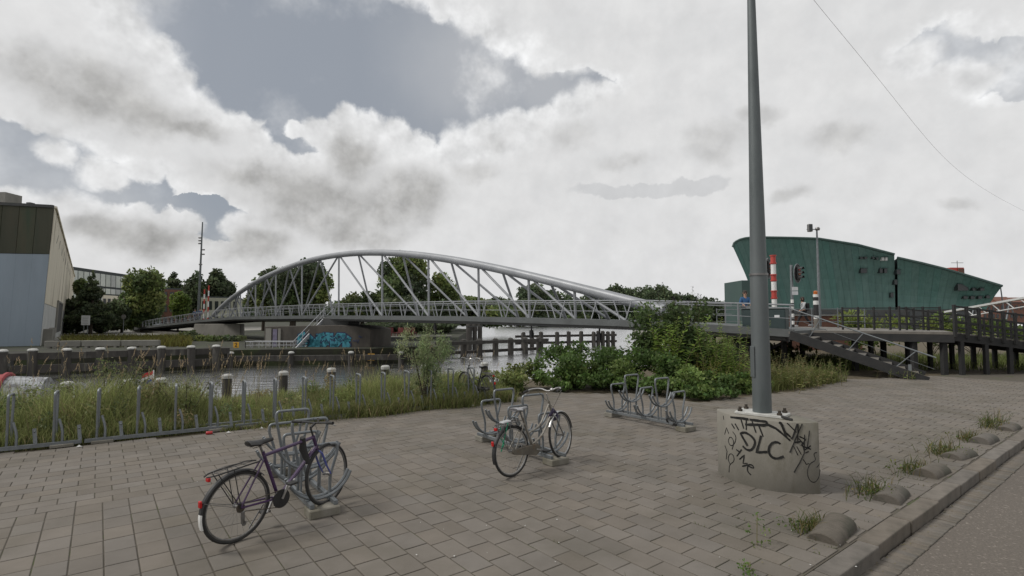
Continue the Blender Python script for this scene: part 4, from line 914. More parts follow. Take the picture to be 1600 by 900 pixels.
# ---------------------------------------------------------------- far buildings
def facade(t, u0, u1, vt0, vt1, vb, Y0, Y1, cols, rows, wallm, panem, dep=12, top=.0, margin=.12):
    a0, a1 = at(u0, vb, Y0), at(u1, vb, Y1); b0, b1 = at(u0, vt0, Y0), at(u1, vt1, Y1); a0.z = a1.z = min(a0.z, FAR_Z)
    f = lambda s, h: a0.lerp(a1, s).lerp(b0.lerp(b1, s), h)
    n = Vector((a1.y - a0.y, -(a1.x - a0.x), 0)).normalized()
    MB().extrude([f(0, 0), f(1, 0), f(1, 1), f(0, 1)], -n * dep).build('wall', wallm, t)
    for r in range(rows):
        for c in range(cols):
            s0, s1 = (c + margin) / cols, (c + 1 - margin) / cols; h0, h1 = top + (1 - top) * (r + margin) / rows, top + (1 - top) * (r + 1 - margin) / rows
            MB().extrude([f(s0, h0), f(s1, h0), f(s1, h1), f(s0, h1)], n * .12).build('window', panem, t)
    MB().extrude([f(-.01, 1.0), f(1.01, 1.0), f(1.01, 1.04), f(-.01, 1.04)], -n * (dep + .4)).build('roof', 'frame_dark', t)
b = thing('glass_building', 'long pale glass office building behind the conifer', 'building'); facade(b, 112, 262, 420, 441, 492, 150, 190, 20, 3, 'frame_dark', 'glass_green', top=.2, margin=.07)
b = thing('brick_building', 'low brick building with pale roofline behind the tall pole', 'building'); facade(b, 253, 345, 452, 455, 495, 150, 155, 9, 3, 'brick', 'glass_dark', margin=.2)
b = thing('pale_building', 'low pale yellow building left of the bridge arch', 'building'); facade(b, 314, 372, 465, 466, 495, 125, 128, 6, 2, 'pale_wall', 'glass_dark', margin=.22)
b = thing('yellow_pavilion', 'small cream pavilion between the conifer and the round tree', 'building'); facade(b, 160, 196, 461, 463, 492, 130, 132, 5, 1, 'cream_wall', 'glass_dark', top=.5, margin=.2)
for i, (u0, u1, vr, vt) in enumerate([(1536, 1562, 466, 476), (1562, 1592, 463, 474), (1592, 1622, 464, 474), (1622, 1660, 462, 474)]):
    Y = 240; b = thing('terrace_house', f'{ORD[i]} brown terraced house with red roof right of the museum', 'house', group='terraced houses on the far right'); facade(b, u0, u1, vt, vt, 506, Y, Y, 4, 2, 'brick', 'glass_dark', top=.2, margin=.25)
    p0, p1 = at(u0, vt, Y), at(u1, vt, Y); zt = at(u0, vr, Y).z
    MB().add([p0 + Vector((-.2, -.4, .5)), p1 + Vector((.2, -.4, .5)), (p1.x, Y + 6, zt), (p0.x, Y + 6, zt), p1 + Vector((0, 12, .4)), p0 + Vector((0, 12, .4))], [(0, 1, 2, 3), (3, 2, 4, 5), (0, 3, 5), (1, 4, 2)]).build('roof_slope', 'roof_tile', b)
b = thing('waterfront_row', 'long low reddish waterfront block on the far shore seen under the bridge', 'building'); facade(b, 560, 945, 502.5, 504.2, 507, 396, 398, 40, 1, 'brick', 'glass_dark', margin=.25, dep=10)
b = thing('white_hall', 'white low hall roof among the trees on the far shore', 'building'); facade(b, 1020, 1050, 457, 457, 490, 470, 470, 6, 2, 'white_wall', 'glass_green', margin=.2)
gw = thing('roof_ramp', 'long pale sloping gangway rising to the right beyond the timber ramp', 'gangway')
G0, G1 = at(1476, 488, 60), at(1760, 437, 46)
MB().beam(G0, G1, .7, .2).build('deck', 'white_wall', gw); MB().tube([G0 + Vector((0, -.8, -.75)), G1 + Vector((0, -.8, -.75))], .06, 6).build('lower_chord', 'white_wall', gw)
for i in range(12):
    p, q = G0.lerp(G1, (i + .3) / 12), G0.lerp(G1, (i + .8) / 12); MB().tube([p + Vector((0, -.8, 0)), q + Vector((0, -.8, -.75))], .05, 5).build('strut', 'white_wall', gw)
for f in (.2, .42, .7, .95):
    p = G0.lerp(G1, f)
    for s in (-1, 1): MB().tube([p, (p.x + s * .9, p.y, -.1)], .07, 6).build('leg', 'galv', gw)

# ---------------------------------------------------------------- poles, signs, vehicles on the far bank
tp = thing('signal_mast', 'very tall thin mast with lamps and cameras beside the far bridge end', 'mast', (ax(310, 74), 74, FAR_Z)); H = at(312, 347, 74).z - FAR_Z
MB().tube([(0, 0, 0), (.12, 0, H * .6), (.2, 0, H)], [.2, .13, .08], 10).build('pole', 'galv_pole', tp, smooth=True)
for z, s in ((.86, -1), (.835, -1), (.81, -1), (.755, 1), (.715, 1)):
    o = MB().box((.18 + s * .28, 0, H * z), (.34, .2, .18)).build('lamp', 'steel_dull', tp, bevel=.02); MB().box((.18 + s * .1, 0, H * z + .05), (.2, .05, .05)).build('bracket', 'steel_dull', o)
MB().lathe([(.22, H * .62), (.22, H * .63)], (.12, 0, 0), 10).build('collar', 'steel_dull', tp)
for i, (u, v) in enumerate(((319, 452), (325.5, 446))):
    t = thing('barrier_pole', ('shorter' if i == 0 else 'taller') + ' red and white banded pole by the tall mast', 'barrier', (ax(u, 73), 73, .8), group='red and white poles at the far bridge end'); H = at(u, v, 73).z - .8; n = 8
    for k in range(n): MB().lathe([(.085, H * k / n), (.085, H * (k + 1) / n)], n=10).build('band', 'red_paint' if k % 2 else 'white_paint', t, smooth=True)
sg = thing('notice_board', 'white notice board on two posts beside the cream wall', 'sign', (ax(135, 62), 62, FAR_Z)); z0, z1 = at(135, 508, 62).z - FAR_Z, at(135, 493, 62).z - FAR_Z
MB().box((0, 0, (z0 + z1) / 2), (1.0, .06, z1 - z0)).build('board', 'sign_white', sg, bevel=.01)
for k in range(5): MB().box((0, -.035, z0 + (z1 - z0) * (.16 + .17 * k)), (.7, .006, .03)).build('text_line', 'sign_print', sg)
for s in (-1, 1): MB().box((s * .22, .05, z0 / 2), (.07, .05, z0)).build('post', 'galv', sg)
sg = thing('round_sign', 'dark round sign on a post seen from behind near the parked van', 'sign', (ax(194, 80), 80, FAR_Z)); h = at(194, 495, 80).z - FAR_Z
MB().lathe([(.36, -.02), (.36, .02)], (0, 0, h), 16, axis='y').build('disc', 'steel_dull', sg); MB().tube([(0, .05, 0), (0, .05, h + .3)], .04, 6).build('post', 'galv', sg)
def car(name, label, loc, rz, L, W, Hh, paint, van=False):
    t = thing(name, label, 'van' if van else 'car', loc, rz); x = L / 2
    pr = [(-x, .35), (-x, .9 * Hh), (-x + .1, Hh), (x * .45, Hh), (x * .62, .62 * Hh), (x, .5 * Hh), (x, .35)] if van else [(-x, .3), (-x, .62 * Hh), (-x * .75, .95 * Hh), (-x * .6, Hh), (x * .1, Hh), (x * .42, .62 * Hh), (x, .5 * Hh), (x, .3)]
    MB().extrude([(p[0], -W / 2, p[1]) for p in pr], (0, W, 0)).build('body', paint, t, bevel=.06, segs=2)
    for s in (-1, 1):
        MB().box((-x * .15, s * (W / 2 + .004), Hh * .78), (L * .42, .012, Hh * .24)).build('side_window', 'glass_dark', t)
        for wx in (-x * .62, x * .64): w = MB().lathe([(.31, -.1), (.31, .1)], (wx, s * (W / 2 - .08), .31), 14, axis='y').build('wheel', 'black_rubber', t); MB().lathe([(.17, -.11), (.17, .11)], (wx, s * (W / 2 - .08), .31), 10, axis='y').build('rim', 'galv', w)
        MB().box((x + .005, s * W * .36, .45 * Hh), (.03, .3, .14)).build('headlight', 'white_paint', t); MB().box((-x - .005, s * W * .4, .55 * Hh), (.03, .18, .3)).build('tail_light', 'red_lens', t)
    MB().beam((x * (.545 if van else .27), -W * .44, Hh * .81), (x * (.545 if van else .27), W * .44, Hh * .81), .02, Hh * .28, up=(-.5, 0, 1)).build('windscreen', 'glass_dark', t)
    return t
car('parked_van', 'small blue and white van parked in front of the dark bushes', (ax(185, 118), 118, FAR_Z), R(-70), 4.3, 1.8, 2.0, 'car_blue', True)
car('parked_truck', 'white box truck parked under the round green tree', (ax(209, 140), 140, FAR_Z), R(-80), 6.0, 2.2, 3.0, 'white_paint', True)
car('parked_car', 'silver car parked left of the bridge ramp', (ax(247, 130), 130, FAR_Z), R(-20), 4.2, 1.75, 1.5, 'galv')
br = [(72, 94), (96, 128), (130, 190), (192, 250)]
for i, (u0, u1) in enumerate(br):
    Y0, Y1 = 43.4 + i * .5, 43.9 + i * .5; t = thing('barrier_block', f'{ORD[i]} grey barrier block from the left on the far quay edge', 'barrier', group='grey barrier blocks on the far quay')
    x0, x1 = ax(u0, Y0), ax(u1, Y1); MB().prism([(x0, Y0), (x1, Y1), (x1, Y1 + .3), (x0, Y0 + .3)], FAR_Z + .12, FAR_Z + .62).build('block', 'concrete_plain', t, bevel=.03)
    n = max(2, int((x1 - x0) / .6))
    for k in range(n): s = (k + .5) / n; MB().box((x0 + (x1 - x0) * s, Y0 + (Y1 - Y0) * s + .15, FAR_Z + .06), (.22, .34, .12)).build('foot', 'concrete_plain', t)
# red terrace chairs under the bridge
def chair():
    t = thing('terrace_chair', '', 'chair'); MB().box((0, 0, .46), (.46, .46, .05)).build('seat', 'chair_red', t)
    MB().box((0, .22, .78), (.46, .04, .5)).build('backrest', 'chair_red', t)
    for x in (-.2, .2):
        for y in (-.2, .2): MB().box((x, y, .22), (.04, .04, .44)).build('leg', 'chair_red', t)
    return t
c0 = chair()
for i in range(10):
    c = c0 if i == 0 else copy_tree(c0)
    u = 588 + i * 6.4; c.location = (ax(u, 59.5) , 59.5 + (i % 2) * .7, .102); c.rotation_euler = (0, 0, R(20 * (i % 5) - 40))
    tag(c, f'{ORD[i]} red terrace chair from the left on the quay under the bridge', None, 'red terrace chairs under the bridge')
    if i > 5: c.location.z = .102
MB().prism([(ax(582, 57), 57), (ax(704, 61), 61), (ax(704, 64), 64), (ax(582, 62), 62)], -.5, .1).build('terrace', 'concrete_dark'); tag(bpy.data.objects['terrace'], kind='structure')

# ---------------------------------------------------------------- trees
GREEN = [(.075, .098, .034), (.056, .077, .032), (.115, .135, .046), (.08, .096, .04)]
DGREEN = [(.045, .058, .031), (.056, .07, .035), (.035, .046, .026)]
def tree(name, label, u, vt, vb, Y, wpx, kind='round', cols=GREEN, leaf=.3, dens=150, base=FAR_Z, seed=1, group='trees on the far bank'):
    rng = random.Random(seed); ztop = at(u, vt, Y).z; zb = at(u, vb, Y).z; x = ax(u, Y); w = wpx / FOC * Y / 2 * 1.18
    t = thing(name, label, 'tree', (x, Y, base), group=group); zt, zb2 = ztop - base, max(.3, zb - base)
    h = zt - zb2; zc = zb2 + h / 2; blobs = []
    tr = MB().tube([(0, 0, -.2), (.1, 0, zb2 + h * .25), (.05, .1, zb2 + h * .7)], [max(.12, w * .09), w * .06 + .05, .05], 8)
    for k in range(6):
        a = rng.uniform(0, 6.3); z0 = zb2 + h * rng.uniform(.05, .45); tr.tube([(.08, 0, z0), (math.cos(a) * w * .35, math.sin(a) * w * .35, z0 + h * .15), (math.cos(a) * w * .65, math.sin(a) * w * .6, z0 + h * .3)], [.1, .06, .02], 5)
    tr.build('trunk', 'bark', t, smooth=True)
    if kind == 'cone':
        n = 15
        for k in range(n):
            f = k / (n - 1); r = w * (1 - f) ** .9 + .1
            for j in range(max(1, int(6 * (1 - f) + 1))): a = rng.uniform(0, 6.3); blobs.append((math.cos(a) * r * .55, math.sin(a) * r * .55, zb2 + h * f * .97, r * .5, r * .5, h / n * .85))
    elif kind == 'column':
        for k in range(8): f = k / 7; r = w * (.75 + .35 * math.sin(f * 3.1)) * (1 if f < .8 else .6); blobs.append((rng.uniform(-.2, .2) * w, rng.uniform(-.2, .2) * w, zb2 + h * (.08 + .84 * f), r, r, h / 8))
    elif kind == 'low':
        for k in range(22): blobs.append((rng.uniform(-.75, .75) * w, rng.uniform(-.4, .4) * w, zb2 + h * rng.uniform(.08, .72), w * rng.uniform(.25, .4), w * .33, h * rng.uniform(.22, .34)))
    else:
        for k in range(20):
            f = rng.uniform(-1, 1); a = rng.uniform(0, 6.3); q = math.sqrt(1 - f * f) * rng.uniform(.55, .95)
            rr = rng.uniform(.32, .48); blobs.append((math.cos(a) * w * q * (1 - rr * .6), math.sin(a) * w * q * (1 - rr * .6), zc + f * h * .5 * (1 - rr * .7), w * rr, w * rr, h * .5 * rr * 1.15))
    foliage('crown', blobs, dens / (leaf * leaf) * .09, leaf, cols, t, seed=seed, shell=.35, vary=.28)
    return t
tree('conifer', 'dark pointed conifer in front of the glass building', 143, 424, 500, 82, 52, 'cone', DGREEN, .24, 230, seed=3)
tree('broadleaf_tree', 'large round green tree between the conifer and the brick building', 224, 423, 508, 92, 60, seed=4, leaf=.3)
for i, (u, vt, vb, w, c, l) in enumerate([(122, 462, 512, 40, DGREEN, 'dark bush against the far end of the cream wall'), (158, 468, 515, 62, DGREEN, 'wide dark shrub mass below the conifer'), (192, 474, 513, 40, [(.06, .075, .02), (.045, .06, .02)], 'olive green shrub left of the round tree'), (126, 436, 470, 20, GREEN, 'small green tree at the end of the hall')]):
    tree('shrub', l, u, vt, vb, 84 + i * 3, w, 'low' if i < 3 else 'round', c, .26, 210, seed=20 + i)
tree('broadleaf_tree', 'small yellow-green tree in front of the brick building', 279, 456, 496, 100, 30, seed=5, cols=[(.07, .095, .02), (.055, .08, .02)], leaf=.26)
tree('poplar_tree', 'narrow dark poplar above the brick building', 269, 426, 470, 165, 17, 'column', DGREEN, .5, 160, seed=6)
tree('broadleaf_tree', 'dark tree directly behind the tall mast', 302, 426, 490, 135, 34, seed=7, cols=DGREEN, leaf=.42)
tree('broadleaf_tree', 'dark round tree just right of the tall mast', 343, 423, 472, 140, 42, seed=8, cols=DGREEN, leaf=.42)
tree('broadleaf_tree', 'full green tree seen through the left part of the arch', 458, 403, 490, 98, 100, seed=9, cols=GREEN + DGREEN, leaf=.34)
tree('broadleaf_tree', 'lower green tree left of the full tree behind the arch', 412, 428, 488, 104, 50, seed=10, cols=GREEN, leaf=.36)
tree('broadleaf_tree', 'tall tree in the middle of the arch beside the open water', 634, 403, 500, 98, 98, seed=11, cols=GREEN + DGREEN, leaf=.34)
tree('broadleaf_tree', 'smaller tree right of the tall tree in the middle of the arch', 688, 430, 500, 102, 56, seed=12, cols=GREEN, leaf=.36)
tree('shrub', 'dense low shrubs behind the truss above the graffiti pier', 566, 455, 502, 92, 66, 'low', GREEN, .32, 200, seed=13)
tree('shrub', 'dark low trees hanging over the red terrace chairs', 652, 462, 514, 88, 110, 'low', DGREEN, .32, 210, seed=14)
tree('shrub', 'long low green thicket behind the bridge railing right of the tall arch trees', 740, 462, 503, 112, 120, 'low', GREEN, .36, 190, seed=15)
tree('shrub', 'second low thicket behind the bridge railing towards the open water', 850, 468, 503, 240, 130, 'low', GREEN + DGREEN, .7, 190, base=-1.7, seed=16)
FARC = [(.05, .068, .035), (.042, .058, .032), (.058, .074, .04)]
far = [(735, 462, 60), (778, 466, 55), (838, 447, 66), (880, 452, 52), (925, 458, 60), (958, 447, 50), (992, 446, 58), (1030, 449, 52), (1068, 458, 50), (1105, 465, 44), (1140, 472, 50), (700, 470, 60), (1425, 470, 60)]
w_ = ['lowest', 'small', 'broad', 'second broad', 'round', 'tall', 'tallest', 'pale', 'shaded', 'flat', 'last', 'nearest', 'solitary']
for i, (u, v, w) in enumerate(far):
    tree('distant_tree', f'{ORD[i]} of the hazy trees on the far shore beyond the canal', u, v, 500, 410 + (i * 37) % 60, w, 'round' if i % 3 else 'low', FARC, 1.3, 130, base=-.2, seed=40 + i, group='trees on the far shore')
tag(foliage('far_treeline', [(x, 440 + 20 * math.sin(x), 6 + 3.5 * math.sin(x * .13), 12, 8, 9) for x in range(-330, 330, 9)], 11, 1.3, FARC, seed=77), 'low dark tree line along the whole far shore', None, kind='stuff')
tree('shrub', 'low dark hedge added for the tree shade on the quay behind the red terrace chairs', 640, 503, 514, 66, 120, 'low', DGREEN, .24, 230, seed=17)  # hedge added to darken open ground where tree shade falls
# rough growth on the far bank
rng = np.random.default_rng(5); n = 5000; uu = rng.uniform(100, 300, n); YY = rng.uniform(46, 62, n)
XY = np.stack([(uu - 800) / FOC * YY, YY], 1); C = np.array([(.10, .11, .03)]) * (1 + rng.normal(size=(n, 1)) * .3) + rng.random((n, 1)) * np.array([(.06, .03, .01)])
tag(blades('weeds', XY, rng.uniform(.3, 1.0, n), np.full(n, .09), np.clip(C, .01, 1), FAR_Z, .4), kind='stuff')
for i, (u, v, Y, w, h) in enumerate([(292, 523, 60, 1.6, 1.0), (318, 527, 58, 1.4, .6), (352, 529, 57, 2.2, .6)]):
    p = at(u, v, Y); t = thing('shrub', ['left green bush at the foot of the pale abutment', 'middle low bush at the foot of the pale abutment', 'right low creeping bush at the foot of the pale abutment'][i], 'bush', (p.x, p.y, FAR_Z), group='bushes at the abutment')
    foliage('leaves', [(random.uniform(-w, w) * .6, random.uniform(-.4, .4), h * .5, w * .4, .5, h * .6) for _ in range(5)], 420, .14, DGREEN + GREEN, t); MB().tube([(0, 0, -.1), (.1, 0, h * .6)], .04, 5).build('stem', 'bark', t)
# ================================================================ bicycle racks
def loop_pts(h, top, nar, zn, z0, along='x'):
    p = [(-nar, 0, z0), (-nar, 0, zn), (-top, 0, h - .1), (-top, 0, h), (top, 0, h), (top, 0, h - .1), (nar, 0, zn), (nar, 0, z0)]
    p = [p[0], p[1], p[2], (-top * .98, 0, h), (top * .98, 0, h), p[5], p[6], p[7]]
    return fillet([q if along == 'x' else (q[1], q[0], q[2]) for q in p], .075, 4)
def bike_rack(label, loc, rz):
    t = thing('bicycle_rack', label, 'bicycle rack', loc, rz, 'free-standing bicycle racks on the plaza')
    for s in (-1, 1):
        MB().box((s * .95, .0, .05), (.24, .34, .1)).build('concrete_foot', 'concrete', t, bevel=.012)
        MB().beam((-1.02, s * .13, .125), (1.02, s * .13, .125), .045, .045).build('base_rail', 'galv', t)
    for i in range(5):
        x = -.8 + i * .4; hi = i % 2
        o = MB().tube(loop_pts(.97 if hi else .74, .205, .125, .46 if hi else .38, .13, 'y'), .0185, 8).build('wheel_loop', 'galv', t, smooth=True); o.location = (x, 0, 0); o.rotation_euler = (0, 0, R(random.uniform(-3, 3)))
        c = .40 if hi else .15
        pts = [(x + .045, .37 * math.sin(R(a)), c + .37 * (1 - math.cos(R(a)))) for a in range(-72, 73, 12)]
        MB().tube(pts, .018, 6).build('curved_bar', 'galv', t, smooth=True)
        pts = [(x - .045, .37 * math.sin(R(a)), c + .37 * (1 - math.cos(R(a)))) for a in range(-72, 73, 12)]
        MB().tube(pts, .018, 6).build('curved_bar', 'galv', t, smooth=True)
        for yy in (-.1, .1):
            MB().tube([(x + .045, yy, .13), (x + .045, yy, c + .02)], .013, 6).build('upright', 'galv', t)
    return t
RZ = R(-53.6); rd = Vector((math.cos(RZ), math.sin(RZ), 0))
bike_rack('bicycle rack holding the purple bicycle', Vector((-2.1, 6.02, 0)) - rd * 1.0, RZ)
bike_rack('bicycle rack holding the silver bicycle', Vector((.68, 8.1, 0)) - rd * .98, RZ)
bike_rack('empty bicycle rack with a lock left on its end, left of the grey mast', Vector((2.83, 11.22, 0)), RZ)
lk = thing('chain_lock', 'black chain lock hanging on the end of the empty bicycle rack', 'lock', Vector((2.83, 11.22, .12)) + rd * .72, RZ)
MB().tube([(.09 * math.cos(a * .5) * (1 + .2 * math.sin(a * 1.7)), -.14 + .05 * math.sin(a * .9), .07 * math.sin(a * .5) + .04) for a in range(13)], .016, 6).build('chain', 'black_rubber', lk, smooth=True); MB().box((.1, -.16, .0), (.07, .05, .05)).build('lock_body', 'black_paint', lk, bevel=.01)
# row of racks along the grass
ROW0 = Vector((-9.45, 8.12, 0)); ROWD = Vector((math.cos(R(33.2)), math.sin(R(33.2)), 0))
def row_rack(i, n, s0):
    L = n * .585; nm = ['leftmost', 'second', 'third', 'fourth', 'rightmost'][i]
    t = thing('bicycle_rack', f'{nm} section of the long rack row along the grass edge', 'bicycle rack', ROW0 + ROWD * s0, R(33.2), 'rack row along the grass edge')
    for y in (-.06, .3): MB().beam((0, y, .06), (L - .04, y, .06), .05, .06).build('base_rail', 'galv', t)
    for x in (.25, L - .3): MB().box((x, .1, .02), (.32, .42, .06)).build('concrete_foot', 'concrete', t, bevel=.01)
    for k in range(n):
        x = .16 + k * .585
        o = MB().tube(loop_pts(.92, .15, .12, .45, .06, 'y'), .02, 8).build('tall_loop', 'galv', t, smooth=True); o.location = (x, .12, 0); o.rotation_euler = (0, 0, R(random.uniform(-4, 4)))
        MB().tube([(x + .12, -.04, .06), (x + .12, -.04, .24), (x + .10, -.02, .34), (x + .06, .0, .47)], .02, 6).build('wheel_holder', 'galv', t, smooth=True)
        MB().beam((x + .36, -.05, .08), (x + .33, .0, .34), .05, .02).build('wheel_stub', 'galv', t)
        MB().tube([(x + .36, .3, .06), (x + .36, .12, .1), (x + .34, -.03, .3)], .014, 5).build('curved_bar', 'galv', t)
s = 0.0
for i, n in enumerate((4, 4, 4, 3, 3)): row_rack(i, n, s); s += n * .585

# ================================================================ bicycles
def bicycle(label, loc, rz, style, paint, steer=0.0, roll=0.0, pitch=0.0):
    t = thing('bicycle', label, 'bicycle', loc, 0); t.rotation_euler = Matrix.Rotation(rz, 3, 'Z').__matmul__(Matrix.Rotation(-pitch, 3, 'Y')).__matmul__(Matrix.Rotation(roll, 3, 'X')).to_euler()
    sport = style == 'sport'; RW_ = .345; WB = 1.06 if sport else 1.10
    rh, fh = Vector((0, 0, RW_)), Vector((WB, 0, RW_)); bb = Vector((.44, 0, .285))
    st_, hb, ht = (Vector((.27, 0, .80)), Vector((WB - .135, 0, .66)), Vector((WB - .19, 0, .83))) if sport else (Vector((.27, 0, .74)), Vector((WB - .17, 0, .68)), Vector((WB - .235, 0, .90)))
    rimm = 'chrome' if not sport else 'steel_dull'
    def wheel(c, parent, name):
        w = MB()
        for k in range(28):
            a = 2 * math.pi * k / 28; b = a + (.5 if k % 2 else -.5); sy = .028 if k % 4 < 2 else -.028
            w.tube([(c.x + .02 * math.cos(b), sy, c.z + .02 * math.sin(b)), (c.x + .315 * math.cos(a), 0, c.z + .315 * math.sin(a))], .0011, 3, caps=False)
        w.lathe([(.012, -.055), (.022, -.05), (.022, -.035), (.015, -.03), (.015, .03), (.022, .035), (.022, .05), (.012, .055)], tuple(c), 10, axis='y')
        o = w.build(name, 'steel_dull', parent)
        circ = lambda r: [(c.x + r * math.cos(2 * math.pi * k / 48), 0, c.z + r * math.sin(2 * math.pi * k / 48)) for k in range(48)]
        MB().tube(circ(.327), .018, 8, closed=True).build('tyre', 'black_rubber', o, smooth=True)
        MB().tube(circ(.308), .0115, 6, closed=True).build('rim', rimm, o, smooth=True); return o
    wheel(rh, t, 'rear_wheel')
    f = MB(); r = .016
    f.tube([bb, st_ + Vector((0, 0, .02))], .018, 8)
    if sport:
        f.tube([st_ - Vector((-.005, 0, .03)), ht - Vector((0, 0, .02))], .0185, 8); f.tube([bb, hb + Vector((-.01, 0, .04))], .021, 8)
    else:
        f.tube(fillet([bb + Vector((-.01, 0, .05)), Vector((.66, 0, .42)), hb + Vector((-.01, 0, .03))], .25, 6), .0165, 8)
        f.tube(fillet([st_ - (st_ - bb) * .48, Vector((.62, 0, .56)), ht - Vector((.0, 0, .05))], .25, 6), .0145, 8)
    f.tube([hb, ht], .019, 8)
    for s in (-1, 1):
        f.tube([rh + Vector((0, s * .062, 0)), Vector((.36, s * .04, .30)), bb], .011, 6); f.tube([rh + Vector((0, s * .062, 0)), st_ + Vector((.0, s * .025, -.06))], .0095, 6)
    f.lathe([(.022, -.036), (.022, .036)], tuple(bb), 10, axis='y'); f.build('frame', paint, t, smooth=True)
    # steering assembly: fork, front wheel, stem and handlebar turn together
    ax_ = (ht - hb).normalized(); piv = hb; RM = Matrix.Translation(piv) @ Matrix.Rotation(steer, 4, ax_) @ Matrix.Translation(-piv)
    def turned(o): o.matrix_local = RM @ o.matrix_local; return o
    fk = MB()
    cr = hb - ax_ * .015
    for s in (-1, 1): fk.tube([cr + Vector((0, s * .02, .0)), cr + Vector((.01, s * .052, -.03)), cr.lerp(fh, .6) + Vector((-.012, s * .055, 0)), fh + Vector((0, s * .055, 0))], [.012, .013, .011, .008], 7)
    fk.tube([hb - ax_ * .03, hb], .016, 8); turned(fk.build('fork', 'blue_paint' if sport else 'steel_dull', t, smooth=True)); turned(wheel(fh, t, 'front_wheel'))
    hb_top = ht + ax_ * (.10 if sport else .12)
    MB_ = MB().tube([ht - ax_ * .02, hb_top], .011, 8)
    if sport:
        MB_.tube([hb_top, hb_top + Vector((.08, 0, .035))], .014, 8); b0 = hb_top + Vector((.08, 0, .035)); hbp = [b0 + Vector((-.05, -.29, .02)), b0 + Vector((0, -.12, .005)), b0, b0 + Vector((0, .12, .005)), b0 + Vector((-.05, .29, .02))]
    else:
        b0 = hb_top + Vector((.05, 0, .02)); hbp = fillet([b0 + Vector((-.24, -.29, .03)), b0 + Vector((-.05, -.27, .06)), b0 + Vector((.05, -.14, .05)), b0 + Vector((0, 0, 0)), b0 + Vector((.05, .14, .05)), b0 + Vector((-.05, .27, .06)), b0 + Vector((-.24, .29, .03))], .08, 3)
    MB_.tube(hbp, .011, 8); ho = turned(MB_.build('handlebar', 'black_paint' if sport else 'chrome', t, smooth=True))
    for k in (0, -1):
        e = Vector(hbp[k]); q = Vector(hbp[1 if k == 0 else -2]); d = (q - e).normalized(); MB().tube([e, e + d * .11], .017, 8).build('grip', 'black_rubber', ho, smooth=True)
        MB().tube([e + d * .14, e + d * .12 + Vector((.05, 0, -.02)), e + d * .02 + Vector((.06, 0, -.045))], .006, 5).build('brake_lever', 'steel_dull', ho)
        MB().tube([e + d * .14, e + d * .18 + Vector((.10, 0, .02)), hb + Vector((.05, 0, .1)), hb + Vector((.02, .02, -.02))], .003, 4).build('brake_cable', 'black_rubber', ho)
    if sport: MB().tube([b0 + Vector((0, -.04, 0)), b0 + Vector((0, -.04, .06))], .012, 6).build('bell', 'steel_dull', ho)
    else: MB().lathe([(.032, 0), (.032, .012), (.02, .03)], tuple(b0 + Vector((.02, -.06, .02))), 10).build('bell', 'chrome', ho); 
    # saddle
    sp = st_ + (st_ - bb).normalized() * (.09 if sport else .12)
    MB().tube([st_, sp], .0125, 8).build('seat_post', 'steel_dull', t)
    secs = [(-.13, .06 if sport else .085, .028), (-.10, .078 if sport else .105, .03), (-.03, .068 if sport else .09, .03), (.04, .035, .028), (.11, .02, .024), (.145, .012, .018)]; sm = MB(); vs = []
    for (x, w, h) in secs:
        for k in range(8): a = 2 * math.pi * k / 8; vs.append((sp.x + x, w * math.cos(a), sp.z + .03 + .035 * (abs(x) * 3) ** 2 * (1 if x < 0 else .1) + h * math.sin(a) * (1 if math.sin(a) > 0 else .9) + (.012 if x < -.08 else 0)))
    fs = [tuple(range(7, -1, -1)), tuple(40 + k for k in range(8))] + [(i * 8 + k, i * 8 + (k + 1) % 8, i * 8 + 8 + (k + 1) % 8, i * 8 + 8 + k) for i in range(5) for k in range(8)]
    so_ = sm.add(vs, fs).build('saddle', 'saddle_black' if style != 'dutch' else 'saddle_grey', t, smooth=True, angle=70)
    MB().tube([(sp.x - .09, .03, sp.z), (sp.x + .08, .02, sp.z)], .004, 5).tube([(sp.x - .09, -.03, sp.z), (sp.x + .08, -.02, sp.z)], .004, 5).build('saddle_rail', 'steel_dull', so_)
    # drive
    MB().lathe([(.096 if sport else .085, .05), (.096 if sport else .085, .056)], tuple(Vector((bb.x, 0, bb.z)) + Vector((0, -.108, 0))), 24, axis='y').build('chainwheel', 'black_paint' if sport else 'steel_dull', t)
    for s, a in ((-1, 62 if sport else -20), (1, 242 if sport else 160)):
        d = Vector((math.cos(R(a)), 0, math.sin(R(a)))); p0 = bb + Vector((0, s * .07, 0)); p1 = p0 + d * .17
        c = MB().beam(p0, p1, .022, .014, up=(0, 1, 0)).build('crank', 'chrome', t); MB().box(tuple(p1 + Vector((0, s * .05, 0))), (.09, .085, .022)).build('pedal', 'black_rubber', c, bevel=.004)
    ch = MB()
    for z in (1, -1): ch.beam(rh + Vector((0, -.055, z * .035)), bb + Vector((0, -.055, z * (.09 if sport else .08))), .006, .007)
    ch.build('chain', 'bolt', t); MB().lathe([(.045 if sport else .035, -.062), (.03, -.03)], tuple(rh), 14, axis='y').build('sprocket', 'bolt', t)
    if sport: MB().box((rh.x + .02, -.06, rh.z - .1), (.035, .02, .12)).lathe([(.025, -.07), (.025, -.06)], (rh.x + .03, 0, rh.z - .16), 10, axis='y').build('derailleur', 'steel_dull', t, bevel=.003)
    else: MB().extrude([(rh.x - .03, -.075, rh.z + .035), (rh.x - .045, -.075, rh.z), (rh.x - .02, -.075, rh.z - .035), (bb.x, -.075, bb.z - .085), (bb.x + .07, -.075, bb.z - .05), (bb.x + .085, -.075, bb.z + .02), (bb.x + .03, -.075, bb.z + .075)], (0, .028, 0)).build('chain_guard', 'rusty_guard' if style == 'dutch' else 'black_paint', t, bevel=.006)
